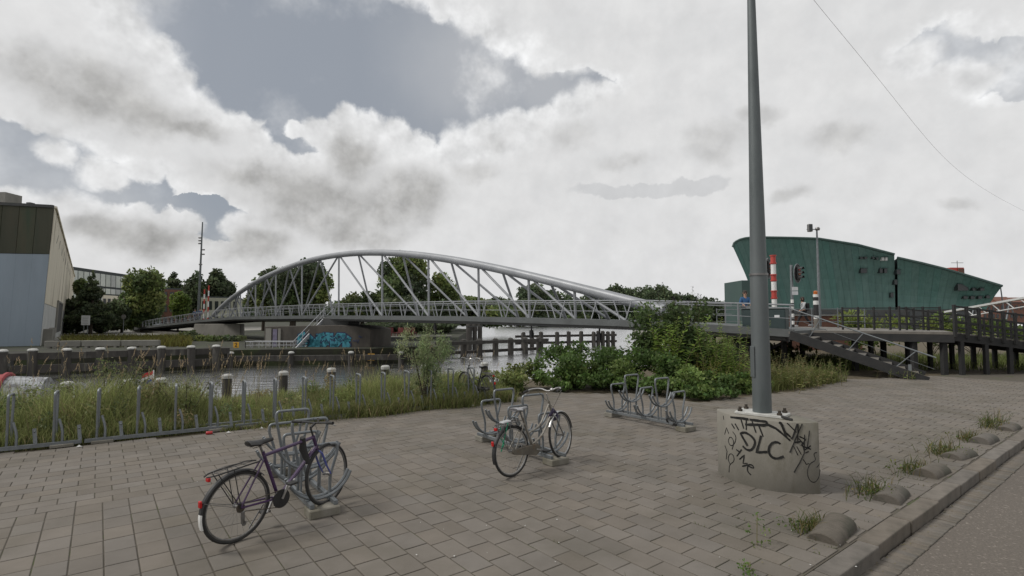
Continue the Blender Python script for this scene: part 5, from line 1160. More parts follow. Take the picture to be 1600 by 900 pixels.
    # mudguards, carrier, lights
    def guard(c, a0, a1, m, nm, parent=t, R0=.362):
        vs = []; n = 18
        for i in range(n + 1):
            a = R(a0 + (a1 - a0) * i / n)
            for (y, q) in ((-.03, -.012), (-.018, 0), (.018, 0), (.03, -.012)): vs.append((c.x + (R0 + q) * math.cos(a), y, c.z + (R0 + q) * math.sin(a)))
        fs = [(i * 4 + k, i * 4 + k + 1, i * 4 + 5 + k, i * 4 + 4 + k) for i in range(n) for k in range(3)]; return MB().add(vs, fs).build(nm, m, parent, recalc=False, smooth=True)
    guard(rh, 40, 172, 'black_paint', 'mudguard'); guard(rh, 172, 196, 'white_paint' if sport else 'black_paint', 'mudguard_tail')
    if not sport: turned(guard(fh, 5, 150, 'black_paint' if style != 'dutch' else 'chrome', 'mudguard'))
    for s in (-1, 1): MB().tube([rh + Vector((0, s * .06, 0)), rh + Vector((-.33, s * .03, .15))], .003, 4).build('mudguard_stay', 'steel_dull', t)
    rk = MB(); zc = .735
    for s in (-1, 1):
        rk.tube(fillet([(st_.x - .05, s * .03, zc), (st_.x - .14, s * .062, zc + .012), (-.24, s * .062, zc - .0), (-.30, s * .02, zc - .005)], .03, 3), .0075, 6)
        rk.tube([rh + Vector((0, s * .066, 0)), (-.06, s * .062, zc)], .005, 6); rk.tube([rh + Vector((0, s * .066, 0)), (-.21, s * .062, zc)], .005, 6)
    for x in (-.2, -.1, 0.0, .08): rk.tube([(x, -.062, zc + .004), (x, .062, zc + .004)], .004, 5)
    cr_ = rk.build('carrier', 'black_paint' if sport else 'steel_dull', t)
    MB().tube([(st_.x - .12, .02, zc + .02), (-.1, .035, zc + .03), (-.26, .03, zc + .015)], .004, 5).tube([(st_.x - .12, -.02, zc + .02), (-.1, -.035, zc + .03), (-.26, -.03, zc + .015)], .004, 5).build('spring_clip', 'steel_dull', cr_)
    MB().box((-.275, 0, .70 if sport else .70), (.03, .055, .045)).build('rear_light', 'red_lens', t, bevel=.012, segs=2); MB().box((-.35, 0, .49 if sport else .52), (.024, .04, .065)).build('reflector', 'red_lens', t, bevel=.006)
    if style == 'dutch':
        MB().tube([hb + Vector((.02 + .07 * math.cos(a * .45), .03 * math.sin(a * .9), .0 + .075 * math.sin(a * .45))) for a in range(16)], .024, 8).build('ring_lock', 'purple_lock', t, smooth=True)
        MB().tube([(-.1, .07, zc + .02), (-.12, .085, .55), (-.06, .075, .45), (-.13, .075, .36), (-.1, -.07, zc + .02), (-.05, .07, zc + .03)], .008, 5).build('cord', 'green_cord', cr_); MB().box((-.08, 0, zc + .03), (.16, .1, .03)).build('rag', 'cloth_pale', cr_, bevel=.012)
    if sport:
        MB().tube([st_.lerp(ht, .78) + Vector((0, 0, .02 - .0)), st_.lerp(ht, .80) + Vector((.01, .03, -.12)), st_.lerp(ht, .84) + Vector((.02, -.02, -.28))], [.03, .042, .028], 8).build('cable_lock', 'black_rubber', t, smooth=True)
        MB().tube([bb + Vector((.02, -.04, .02)), bb.lerp(hb, .35) + Vector((.0, -.04, .02))], .012, 6).build('pump', 'chrome', t)
        MB().tube([(.30, .05, .25), (.18, .11, .03)], .008, 6).build('kickstand', 'steel_dull', t)
    else: MB().tube([(.30, .05, .25), (.2, .12, .02)], .008, 6).build('kickstand', 'steel_dull', t)
    return t
bicycle('purple bicycle with blue fork and black saddle parked in the nearest rack', (-2.70, 5.33, .004), R(57), 'sport', 'purple_paint', steer=R(12), roll=R(2), pitch=R(3.5))
bicycle('silver step-through bicycle with chrome bars and a green cord on its carrier', (.02, 7.47, .004), R(46), 'dutch', 'silver_paint', steer=R(10), roll=R(-3), pitch=R(3))
bicycle('dark bicycle standing in the grass at the end of the rack row', (-.66, 13.75, .03), R(128), 'dark', 'black_paint', steer=R(-8), roll=R(2))

# ================================================================ the mast on its concrete pedestal
PC = Vector((3.42, 7.25, 0)); PA = R(-48); ca, sa = math.cos(PA), math.sin(PA)
def lens(s, side, k=1.0):
    x, y = s * .67 * k, side * .37 * k * (1 - abs(s) ** 2.1) ** .85; return (PC.x + x * ca - y * sa, PC.y + x * sa + y * ca)
ss = [math.sin(R(a)) for a in range(-90, 91, 6)]
ring = [lens(s, -1) for s in ss] + [lens(s, 1) for s in reversed(ss[1:-1])]
ped = thing('pedestal', 'lens-shaped concrete pedestal covered in black graffiti under the grey mast', 'pedestal')
PH = .885
bmx = MB().prism(ring, -.1, PH); bmx.build('block', 'concrete', ped, bevel=.008, smooth=True, angle=50)
arcp = [(lens(s, -1, 1.0), s) for s in [i / 200 for i in range(-200, 201)]]
tab = sorted((800 + FOC * p[0] / p[1], p) for p, s in arcp)
nrm = Vector((sa, -ca, 0)) 
def onface(zx, zy):
    u, v = 1120 + zx / 6.43, 640 + zy / 6.43; lo = tab[0]
    u = min(max(u, tab[0][0]), tab[-1][0])
    for a, b in zip(tab, tab[1:]):
        if a[0] <= u <= b[0]:
            f = (u - a[0]) / max(1e-6, b[0] - a[0]); x, y = a[1][0] + (b[1][0] - a[1][0]) * f, a[1][1] + (b[1][1] - a[1][1]) * f; break
    z = min(max(at(u, v, y).z, .02), PH - .015); return Vector((x, y, z))
def strokes(lst, w, name):
    for st_ in lst:
        q = []; m = MB()
        if len(st_) > 4:
            for _ in range(2): st_ = [st_[0]] + [((a[0] * (1 - f) + b[0] * f), (a[1] * (1 - f) + b[1] * f)) for a, b in zip(st_, st_[1:]) for f in (.25, .75)] + [st_[-1]]
        for a, b in zip(st_, st_[1:]):
            n = max(1, int(math.dist(a, b) / 22)); q += [(a[0] + (b[0] - a[0]) * i / n, a[1] + (b[1] - a[1]) * i / n) for i in range(n)]
        q.append(st_[-1]); P = [onface(*p) + nrm * .0035 for p in q]; L_, R_ = [], []
        for i, p in enumerate(P):
            d = (P[min(i + 1, len(P) - 1)] - P[max(i - 1, 0)]); 
            if d.length < 1e-5: d = Vector((1, 0, 0))
            k = d.normalized().cross(nrm).normalized() * w * random.uniform(.78, 1.12); L_.append(p + k); R_.append(p - k)
        n = len(P); m.add(L_ + R_, [(i, i + 1, n + i + 1, n + i) for i in range(n - 1)]); m.build(name, 'spray', ped, recalc=False)
strokes([[(205, 235), (240, 300), (275, 365)], [(205, 240), (250, 225), (310, 260), (350, 310), (345, 360), (310, 410), (265, 405), (225, 365)], [(410, 260), (385, 350), (360, 430), (470, 425)], [(600, 345), (570, 325), (520, 330), (485, 375), (480, 430), (510, 480), (560, 495), (630, 470)]], .0155, 'graffiti_letters')
strokes([[(110, 75), (200, 85), (290, 80)], [(480, 150), (560, 190), (650, 270), (695, 315)], [(590, 100), (660, 280)], [(300, 80), (430, 100), (480, 130), (450, 165), (370, 150)], [(255, 150), (480, 152)], [(600, 110), (650, 230), (715, 290), (770, 140)]], .016, 'graffiti_tag')
strokes([[(268, 85), (265, 205)], [(215, 95), (240, 190)], [(155, 140), (190, 205)], [(120, 140), (150, 190)], [(320, 100), (360, 230)], [(390, 160), (430, 270)], [(670, 130), (760, 230)], [(820, 140), (690, 430)], [(780, 130), (770, 340)], [(890, 210), (860, 400)], [(740, 330), (810, 320), (830, 410), (900, 360)],
         [(840, 250), (830, 440), (880, 420)], [(780, 290), (830, 350)], [(830, 440), (780, 540), (725, 630)], [(790, 270), (850, 300), (800, 360), (900, 400)], [(165, 470), (215, 400)], [(160, 400), (200, 430)], [(190, 500), (240, 455), (225, 540), (270, 540)], [(215, 570), (310, 545), (335, 590), (300, 580), (270, 560), (265, 620), (300, 655)]], .0095, 'graffiti_tag')
strokes([[(730, 370), (770, 460)], [(760, 370), (800, 450)], [(820, 500), (850, 550), (880, 540)], [(960, 430), (920, 440), (950, 510), (880, 540), (850, 640), (880, 720), (930, 735), (970, 680), (985, 600)], [(985, 540), (950, 580)], [(130, 220), (165, 270), (150, 340), (110, 370), (80, 320), (100, 270), (130, 290), (140, 340), (120, 400)],
         [(50, 250), (70, 180), (90, 240)], [(50, 360), (70, 420), (60, 500)], [(85, 630), (90, 550), (140, 520), (135, 460), (100, 435), (75, 490), (95, 545)], [(40, 60), (45, 100)]], .006, 'graffiti_scribble')
mast = thing('steel_mast', 'tall tapering galvanised steel mast bolted on the graffiti pedestal', 'mast', (PC.x - .005, PC.y + .04, PH), R(-41))
MB().box((0, 0, .02), (.62, .36, .035)).build('base_plate', 'plate', mast, bevel=.004)
MB().lathe([(.121, .038), (.117, 1.0), (.112, 1.95), (.107, 1.951), (.1, 2.6), (.052, 6.0), (.04, 8.6), (.02, 8.65)], n=24).build('pole', 'galv_pole', mast, smooth=True, angle=60)
MB().lathe([(.122, 1.9), (.122, 1.93)], n=24).build('joint_ring', 'steel_dull', mast, smooth=True)
MB().box((-.085, -.085, .72), (.012, .1, .42), R(45)).build('service_door', 'galv_pole', mast, bevel=.003)
for x in (-.25, .25):
    for y in (-.13, .13): b = MB().lathe([(.02, .038), (.02, .1)], (x, y, 0), 8).build('bolt', 'bolt', mast); MB().lathe([(.034, .039), (.034, .066)], (x, y, 0), 6).build('nut', 'bolt', b)
MB().tube([(.28, -.16, .03), (.36, -.2, .02), (.42, -.22, .012)], .02, 6).build('cable_end', 'black_rubber', mast)

# ================================================================ half-round blocks along the kerb
hb_ = [(1.0, 0, -.0)] ; W0 = ['nearest', 'second', 'third', 'fourth', 'fifth', 'farthest']
pr = [(.145 * math.cos(R(a)), .112 * math.sin(R(a)) ** .9 if a not in (0, 180) else 0) for a in range(0, 181, 12)]
hm = MB().extrude([(-.29, p[0], p[1]) for p in pr] + [(-.29, -.145, -.05), (-.29, .145, -.05)], (.58, 0, 0)).mesh('half_round_block', 'block_stone', bevel=.01, smooth=True, angle=35)
for i, b in enumerate((.86, 2.62, 4.26, 5.75, 7.4, 9.2)):
    o = link('half_round_block', hm); o.location = kp(-.40 + random.gauss(0, .03), b, -.004 + random.gauss(0, .008)); o.rotation_euler = (random.gauss(0, .04), random.gauss(0, .03), TH + R(random.gauss(0, 5))); o.scale = (random.uniform(.92, 1.06), random.uniform(.92, 1.06), random.uniform(.88, 1.06)); tag(o, f'{W0[i]} half-round concrete block along the kerb from the viewer', 'kerb block', 'half-round blocks along the kerb')
    # weeds growing against it
    rng = np.random.default_rng(60 + i); n = 150 if i in (0, 3) else 120
    c = np.array(kp(-.62, b - .03)[:2]); XY = c + (rng.normal(size=(n, 1)) * (.16 + .05 * (i % 3))) * np.array(BV) + (rng.normal(size=(n, 1)) * (.07 + .03 * (i % 2))) * np.array(AV)
    hgt = [.11, .17, .12, .2, .13, .24][i]
    C = np.where(rng.random((n, 1)) < .4, np.array([(.17, .14, .06)]), np.array([(.075, .10, .03)])) * (1 + rng.normal(size=(n, 1)) * .25)
    t = thing('weed_clump', f'clump of weeds growing beside the {W0[i]} half-round kerb block', 'weeds', group='weeds along the kerb')
    blades('stalk', XY, np.abs(rng.normal(hgt, hgt * .4, n)) + .03, np.full(n, .008), np.clip(C, .01, 1), 0, .55, t, 70 + i)['kind'] = 'stuff'
    foliage('leaves', [(c[0] + rng.normal() * .12, c[1] + rng.normal() * .12, hgt * .35, .13, .13, hgt * .4) for _ in range(9)], 1700, .018, [(.05, .07, .02), (.085, .095, .03), (.10, .08, .035), (.06, .08, .025)], t, seed=90 + i)
for i, (b, a) in enumerate(((-.62, -.5), (.0, -.75))):
    t = thing('weed_clump', ('weeds in the joints at the bottom edge near the kerb', 'upright leafy weed at the nearest end of the kerb strip')[i], 'weeds', group='weeds along the kerb'); c = kp(a, b)
    foliage('leaves', [(c[0] + random.gauss(0, .05), c[1] + random.gauss(0, .05), .02 + .05 * k * (1 if i else .2), .05, .05, .05) for k in range(6)], 2500, .014, [(.05, .09, .02), (.08, .11, .03)], t); MB().tube([(c[0], c[1], -.01), (c[0] + .01, c[1], .3 if i else .1)], .004, 5).build('stem', 'straw', t)

# ================================================================ near vegetation
RN = Vector((-ROWD.y, ROWD.x, 0))
rng = np.random.default_rng(21); n = 70000
S_ = rng.uniform(-4.5, 11.4, n); D_ = rng.beta(1.0, 1.5, n) * 4.0 + .04
keep = D_ < 4.2; S_, D_ = S_[keep], D_[keep]; n = len(S_)
XY = np.array(ROW0)[:2] + S_[:, None] * np.array(ROWD)[:2] + D_[:, None] * np.array(RN)[:2]
patch = .5 + .62 * np.sin(S_ * 1.7 + 1.2 * np.sin(D_ * 2.1)) * np.cos(D_ * 1.4 + S_ * .6)
Hh = (.22 + .42 * np.clip(D_ / 1.2, 0, 1)) * (.55 + .7 * patch) * (1 + rng.normal(size=n) * .25) * np.where(S_ < 4.2, 1.22, np.where(S_ < 6.6, .58, .95)) * np.where(D_ > 1.7, np.where(S_ < 4.2, .8, .66), 1.0); Hh = np.clip(Hh, .05, 1.3)
mixc = rng.random((n, 1)); base = np.array([(.16, .19, .065)]) * (1 - mixc) + np.array([(.29, .31, .13)]) * mixc
base = base * (.75 + .5 * patch[:, None]); dry = rng.random((n, 1)) < .10; base = np.where(dry, np.array([(.30, .25, .14)]), base)
tag(blades('verge_grass', XY, Hh, rng.uniform(.008, .017, n), np.clip(base * (1 + rng.normal(size=(n, 1)) * .18), .008, 1), -.03, .33, None, 22), 'long rough grass on the verge behind the rack row', None, kind='stuff')
# short growth creeping round the rack feet and over the base rail
n2 = 15000; S2 = rng.uniform(4.4, 11.3, n2); D2 = rng.normal(.02, .16, n2) + .10 * np.sin(S2 * 3.1); w2 = np.clip((S2 - 4.2) / 3.0, .25, 1)
XY2 = np.array(ROW0)[:2] + S2[:, None] * np.array(ROWD)[:2] + D2[:, None] * np.array(RN)[:2]; m2 = rng.random((n2, 1))
C2 = np.array([(.12, .15, .045)]) * (1 - m2) + np.array([(.24, .25, .10)]) * m2; C2 = np.where(rng.random((n2, 1)) < .15, np.array([(.28, .23, .13)]), C2)
tag(blades('creeping_grass', XY2, np.abs(rng.normal(.22, .12, n2)) * w2 + .03, rng.uniform(.007, .014, n2), np.clip(C2 * (1 + rng.normal(size=(n2, 1)) * .2), .01, 1), -.01, .5, None, 23), 'short grass creeping round the rack feet', None, kind='stuff')
# broad-leaved weeds scattered through the verge
vb = []
for _ in range(120):
    s_, d_ = random.uniform(-3, 11), random.uniform(.15, 3.2); p_ = ROW0 + ROWD * s_ + RN * d_; hh = random.uniform(.2, .75) * (1.1 if s_ < 4.2 else .6 if s_ < 6.6 else .9); vb.append((p_.x, p_.y, hh * .7, random.uniform(.12, .3), random.uniform(.12, .3), hh * .45))
tag(foliage('verge_weeds', vb, 2600, .035, [(.075, .10, .035), (.10, .12, .042), (.06, .075, .035), (.13, .135, .06), (.14, .12, .06)], seed=24, asp=.4, shell=.2), 'broad-leaved weeds scattered through the verge grass', None, kind='stuff')
# seeding grasses: straw-coloured stems with plumes
def plumes(name, label, s, d, cnt, hgt, spread, seed):
    rng = np.random.default_rng(seed); c = np.array(ROW0)[:2] + s * np.array(ROWD)[:2] + d * np.array(RN)[:2]; t = thing(name, label, 'grass', (c[0], c[1], -.03), group='tall seeding grasses on the verge')
    XY = rng.normal(size=(cnt, 2)) * spread; H_ = np.abs(rng.normal(hgt, hgt * .16, cnt)); lx, ly = rng.normal(size=cnt) * .16 + .08, rng.normal(size=cnt) * .16
    m = MB(); P, U, W, C = [], [], [], []
    for i in range(cnt):
        b = Vector((XY[i, 0], XY[i, 1], 0)); tp = b + Vector((lx[i] * H_[i], ly[i] * H_[i], H_[i])); m.tube([b, b.lerp(tp, .55) - Vector((lx[i] * .1, 0, 0)), tp], [.004, .003, .002], 4, caps=False)
        for k in range(16):
            f = k / 16; q = tp + Vector((lx[i] * .25, ly[i] * .2, .16)) * (f * .9) + Vector(rng.normal(size=3)) * .012 * (1 - f); P.append(q); U.append(Vector((lx[i] * .3 + rng.normal() * .3, rng.normal() * .3, 1)).normalized() * .022); W.append(Vector(rng.normal(size=3)).normalized() * .006); C.append(np.array((.36, .28, .18)) * (1 + rng.normal() * .2))
    m.build('stem', 'straw', t)['kind'] = 'stuff'; quads('plume', np.array(P, np.float32), np.array(U), np.array(W), np.clip(np.array(C), .02, 1), 'blade', t)
for i, (s, d, c, h, sp, l) in enumerate([(5.1, 1.3, 26, 1.12, .4, 'seeding grasses in front of the second mooring post'), (4.2, 1.9, 16, 1.1, .3, 'seeding grasses at the left of the white boat'), (7.0, 1.7, 12, 1.0, .3, 'straw-coloured grasses left of the graffiti'), (7.9, 2.2, 20, 1.15, .22, 'bent straw plumes in front of the graffiti'), (9.2, 1.9, 14, 1.05, .2, 'straw plumes under the larger yellow board'), (11.0, 1.7, 14, 1.0, .35, 'straw plumes right of the pale willow'), (2.2, 1.5, 14, 1.15, .4, 'dark seeding stems at the left end of the verge'), (9.9, 2.0, 12, .95, .3, 'straw plumes just left of the pale willow'), (3.2, 1.2, 26, 1.25, .45, 'feathery stems behind the second rack section'), (1.0, 1.6, 26, 1.3, .5, 'feathery stems in front of the red canopy boat'), (4.7, 2.6, 18, 1.15, .35, 'feathery stems at the water edge beside the flag'), (6.1, 1.0, 14, .9, .4, 'thin stems growing through the third rack section')]): plumes('seeding_grass', l, s, d, c, h, sp, 300 + i)
def bush(name, label, loc, blobs, dens, leaf, cols, stems, asp=.55, seed=1, up=.3, shell=.3, group=None, fill=.25):
    t = thing(name, label, 'bush', loc, group=group); foliage('leaves', blobs, dens, leaf, cols, t, asp=asp, seed=seed, up=up, shell=shell, fill=fill); r = random.Random(seed); m = MB()
    for k in range(stems):
        b = r.choice(blobs); m.tube([(r.uniform(-.1, .1), r.uniform(-.1, .1), -.05), (b[0] * .5, b[1] * .5, b[2] * .55), (b[0], b[1], b[2] + b[5] * .5)], [.018, .012, .004], 5)
    m.build('stem', 'bark', t, smooth=True)['kind'] = 'stuff'; return t
r = random.Random(2)
wb = [(r.uniform(-.5, .5) * (z / 1.3), r.uniform(-.4, .4) * (z / 1.3), z, .2 + .1 * (z < 1.4), .2, .3) for z in (.5, .6, .8, .9, 1.0, 1.1, 1.2, 1.3, 1.3, 1.4, 1.5, 1.5, 1.6, 1.7, 1.8, 1.2, 1.0, .8, 1.45, 1.62)]
bush('willow_bush', 'pale grey-green willow bush at the edge of the paving', (-2.15, 13.3, 0), wb, 5200, .042, [(.125, .155, .075), (.1, .13, .06), (.15, .17, .09)], 16, .2, 31, -.8, .1)
# darker weeds at the left
dw = [(r.uniform(-.9, .9), r.uniform(-.45, .45), r.uniform(.35, 1.2), .28, .28, .28) for _ in range(20)]
bush('weed_bush', 'tall dark mugwort weeds at the left between rack row and boat', (-8.6, 11.2, 0), dw, 1500, .035, [(.06, .07, .03), (.075, .075, .04), (.05, .065, .025)], 20, .3, 32, -.6, .0)
dw = [(r.uniform(-.6, .6), r.uniform(-.4, .4), r.uniform(.3, .8), .3, .3, .3) for _ in range(10)]
bush('weed_bush', 'lower dark weeds left of the white mooring caps', (-6.9, 11.3, 0), dw, 1500, .035, [(.065, .08, .03), (.08, .085, .04)], 16, .3, 33, -.6, .0)
BR = [(.045, .075, .02), (.06, .095, .026), (.035, .058, .016), (.075, .105, .03)]
def mound(label, pts, seed, cols=BR, leaf=.056, dens=2300, name='bramble_bush'):
    cx = sum(p[0] for p in pts) / len(pts); cy = sum(p[1] for p in pts) / len(pts); bl = []; r = random.Random(seed)
    for (x, y, h, w) in pts:
        for k in range(7): bl.append((x - cx + r.uniform(-.6, .6) * w, y - cy + r.uniform(-.5, .5) * w, h * r.uniform(.15, .82), w * r.uniform(.3, .5), w * r.uniform(.3, .5), h * r.uniform(.18, .3)))
    return bush(name, label, (cx, cy, 0), bl, dens, leaf, cols, 14, .62, seed, .1, .2, 'bramble thicket along the paving', .3)
mound('low bramble at the left end of the thicket, beside the dark bicycle', [(-.2, 15.6, .75, .9), (.6, 16.6, .8, .9), (-1.0, 15.0, .55, .7)], 41, cols=[(.06, .08, .025), (.085, .10, .035), (.05, .07, .02)])
mound('big rounded bramble bush behind the silver bicycle', [(1.4, 17.0, 1.25, 1.1), (2.4, 17.2, 1.4, 1.2), (1.7, 18.0, 1.4, 1.0), (2.3, 16.2, .75, .8), (1.2, 16.3, .65, .8)], 42)
mound('bramble bush behind the empty rack', [(3.5, 16.9, 1.3, 1.2), (4.3, 16.4, 1.2, 1.1), (3.4, 18.0, 1.35, 1.1), (4.4, 15.3, .7, .9), (3.2, 16.1, .75, .8)], 43)
mound('leafy bramble spilling over the paving left of the mast', [(5.2, 15.6, .95, 1.0), (5.6, 14.8, .5, .8), (6.4, 15.6, .75, .9), (5.0, 14.5, .4, .6), (7.2, 16.1, .6, .8)], 44, cols=BR + [(.085, .12, .035)])
el_ = [(r.uniform(-1.25, 1.25), r.uniform(-.6, .6), r.uniform(.5, 2.4), .52, .5, .45) for _ in range(26)]
bush('elder_bush', 'tall dark elder bush in front of the bridge end', (5.55, 18.4, 0), el_, 1500, .075, [(.036, .054, .02), (.05, .074, .026), (.03, .044, .016), (.06, .088, .03)], 14, .55, 45, .3, .2)
el2 = [(r.uniform(-.8, .8), r.uniform(-.5, .5), r.uniform(.3, 1.15), .42, .42, .36) for _ in range(15)]
bush('elder_bush', 'lighter green bush rising between the elder and the grey mast', (7.05, 18.0, 0), el2, 1400, .07, [(.06, .09, .026), (.075, .105, .03), (.045, .066, .022)], 10, .55, 46, .3, .2)
def stalks(name, label, loc, n, h, spread, cols, leaf, seed, group=None, lean=.25, flower=None):
    rng = np.random.default_rng(seed); t = thing(name, label, 'plant', loc, group=group); m = MB(); P, U, W, C = [], [], [], []
    for i in range(n):
        b = Vector((*(rng.normal(size=2) * spread), 0)); hh = h * rng.uniform(.6, 1.0); tp = b + Vector((rng.normal() * lean * hh, rng.normal() * lean * hh, hh)); m.tube([b - Vector((0, 0, .05)), b.lerp(tp, .5) - (tp - b) * .0, tp], [.009, .007, .003], 5, caps=False)
        k = int(hh / .028)
        for j in range(k):
            f = .15 + .85 * j / k; q = b.lerp(tp, f); a = j * 2.4 + rng.normal() * .4; L_ = leaf * (1.25 - .75 * f) * rng.uniform(.7, 1.2); d = Vector((math.cos(a), math.sin(a), .45 - .5 * rng.random())).normalized(); P.append(q + d * L_); U.append(d * L_); W.append(d.cross(Vector((rng.normal() * .3, rng.normal() * .3, 1))).normalized() * L_ * .3); C.append(np.array(cols[int(rng.integers(len(cols)))]) * LEAF_GAIN * (1 + rng.normal() * .18))
        if flower:
            for j in range(24): q = tp + Vector((rng.normal() * .02, rng.normal() * .02, .18 * j / 24)); P.append(q); U.append(Vector(rng.normal(size=3)).normalized() * .02); W.append(Vector(rng.normal(size=3)).normalized() * .012); C.append(np.array(flower))
    m.build('stem', 'straw', t)['kind'] = 'stuff'; quads('leaves', np.array(P, np.float32), np.array(U), np.array(W), np.clip(np.array(C), .01, 1), 'leaf', t); return t
YG = [(.10, .15, .03), (.085, .13, .026), (.13, .17, .04)]
stalks('sumac_shoots', 'bright yellow-green shoots in front of the elder bush', (5.05, 17.3, 0), 16, 2.35, .35, YG, .16, 51)
stalks('butterfly_bush', 'upright spikes with dark flower heads above the elder bush', (6.1, 18.8, 0), 17, 3.35, .36, [(.03, .045, .018), (.04, .06, .02)], .13, 52, flower=(.025, .015, .03), lean=.12)
stalks('tall_weed', 'light green tall weeds just left of the grey mast', (7.0, 17.0, 0), 30, 2.25, .42, YG, .10, 53)
stalks('goldenrod', 'yellowish goldenrod at the foot of the elder bush', (6.1, 16.5, 0), 22, 1.15, .4, [(.12, .13, .03), (.15, .13, .025), (.09, .11, .03)], .07, 54)
stalks('tall_weed', 'olive weeds half hidden behind the grey mast', (7.9, 17.0, 0), 30, 1.2, .5, [(.085, .10, .03), (.11, .105, .035), (.07, .09, .03)], .08, 55)
stalks('tall_weed', 'brownish weeds just right of the grey mast', (9.3, 17.6, 0), 38, 1.15, .55, [(.095, .10, .035), (.13, .105, .045), (.075, .09, .03)], .07, 56)
stalks('tall_weed', 'green weeds left of the timber stair foot', (10.7, 18.8, 0), 30, .8, .5, [(.085, .12, .03), (.07, .095, .025)], .07, 57)
stalks('tall_weed', 'small weeds growing over the foot of the timber stair', (14.3, 19.35, 0), 14, .4, .3, [(.08, .11, .03), (.07, .095, .025)], .06, 58)
rng = np.random.default_rng(8); n = 9000; k = rng.random(n) * .8; XY = np.stack([7.0 + k * 5.2 + rng.normal(size=n) * .3, 15.7 + k * 3.4 + np.abs(rng.normal(size=n)) * .9], 1)
tag(blades('rough_grass', XY, rng.uniform(.15, .6, n), np.full(n, .013), np.clip(np.array([(.16, .175, .06)]) * (1 + rng.normal(size=(n, 1)) * .3), .01, 1), -.02, .45, None, 9), kind='stuff')
for i, (x, y, w, h) in enumerate([(21.6, 31.5, 2.2, 2.6), (24.4, 30.8, 2.0, 2.5), (27.2, 31, 2.4, 2.4), (30.5, 32, 2.6, 2.2), (13.2, 26.2, 1.6, 1.0)]):
    bl = [(r.uniform(-1, 1) * w * .7, r.uniform(-.5, .5) * w, h * r.uniform(.25, .85), w * .35, w * .35, h * .2) for _ in range(10)]
    bush('shrub', ['first green shrub behind the landing fence', 'second green shrub behind the landing fence', 'green shrub behind the near end of the timber ramp', 'green shrub behind the far end of the timber ramp', 'low shrub under the timber landing'][i], (x, y, 0), bl, 330, .11, [(.07, .095, .025), (.055, .08, .02), (.09, .11, .03)], 8, seed=120 + i, group='shrubs behind the timber ramp')
rng = np.random.default_rng(18); n = 9000; XY = np.stack([rng.uniform(11, 30, n), rng.uniform(22.5, 30, n)], 1)
tag(blades('shaded_grass', XY, rng.uniform(.15, .55, n), np.full(n, .02), np.clip(np.array([(.14, .17, .055)]) * (1 + rng.normal(size=(n, 1)) * .3), .01, 1), -.03, .45, None, 19), kind='stuff')

# ================================================================ boats by the near quay
def boat(name, label, loc, rz, L, W, hullm):
    t = thing(name, label, 'boat', loc, rz); vs = []; n = 12
    for i in range(n + 1):
        f = i / n; x = -L / 2 + L * f; w = W / 2 * (1 - max(0, (f - .5) / .5) ** 2.4) * (.9 + .1 * min(1, f * 4)); sh = .62 + .28 * f * f
        vs += [(x, -max(w, .02), sh), (x, -max(w * .85, .02), .1), (x, 0, -.3 * (1 - f ** 4)), (x, max(w * .85, .02), .1), (x, max(w, .02), sh)]
    fs = [(i * 5 + k, i * 5 + 5 + k, i * 5 + 6 + k, i * 5 + 1 + k) for i in range(n) for k in range(4)] + [(0, 1, 2, 3, 4)] + [(i * 5, i * 5 + 4, i * 5 + 9, i * 5 + 5) for i in range(n)]
    MB().add(vs, fs).build('hull', hullm, t, smooth=True)
    for s in (0, 4): MB().tube([vs[i * 5 + s] for i in range(n + 1)], .04, 6).build('gunwale', 'timber', t)
    return t
bA = boat('cabin_boat', 'boat with a red arched canopy at the left edge behind the grass', (-17.5, 15.6, WATER_Z + .1), R(30), 7.2, 2.4, 'canvas_red')
pts = [(1.15 * math.cos(R(a)) , .95 + 1.0 * math.sin(R(a)) ** .8 if 0 < a < 180 else .75) for a in range(0, 181, 15)]
MB().extrude([(-2.6, p[0], p[1]) for p in pts], (4.6, 0, 0)).build('canopy', 'canvas_red', bA, smooth=True)
MB().extrude([(2.0, p[0] * .96, (p[1] - .7) * .96 + .7) for p in pts], (1.0, 0, -.1)).build('clear_screen', 'clear_sheet', bA, smooth=True)
MB().tube([(2.02, p[0], p[1]) for p in pts], .07, 6).build('canopy_hoop', 'canvas_red', bA)
for s in (-1, 1):
    for x in (-1.9, -.6, .7): MB().box((x, s * 1.13, 1.2), (.95, .05, .42)).build('window', 'glass_dark', bA, bevel=.03)
bB = boat('motor_boat', 'white open motor boat flying a small red, white and blue flag', (-14.2, 16.6, WATER_Z + .15), R(33), 5.6, 2.1, 'boat_white')
MB().box((.6, 0, .95), (1.2, 1.5, .45)).build('windscreen', 'clear_sheet', bB, bevel=.06); MB().box((-1.6, 0, .8), (.5, 1.5, .3)).build('seat', 'boat_white', bB, bevel=.05); MB().box((-.5, 0, .78), (.4, .8, .5)).build('console', 'boat_white', bB, bevel=.05)
fp = MB().tube([(2.5, 0, .8), (2.5, 0, 1.9)], .02, 6).build('flag_pole', 'white_paint', bB)
for k, m in enumerate(('flag_red', 'white_paint', 'flag_blue')):
    z1, z0 = 1.88 - k * .13, 1.88 - (k + 1) * .13
    MB().add([(2.5 - x, .03 * math.sin(x * 14), z - x * .35) for z in (z0, z1) for x in (.0, .08, .16, .24, .32)] + [(2.5 - x, .03 * math.sin(x * 14) + .006, z - x * .35) for z in (z0, z1) for x in (.0, .08, .16, .24, .32)], [(i, i + 1, i + 6, i + 5) for i in range(4)] + [(i + 10, i + 15, i + 16, i + 11) for i in range(4)]).build('flag_stripe', m, fp, recalc=False)

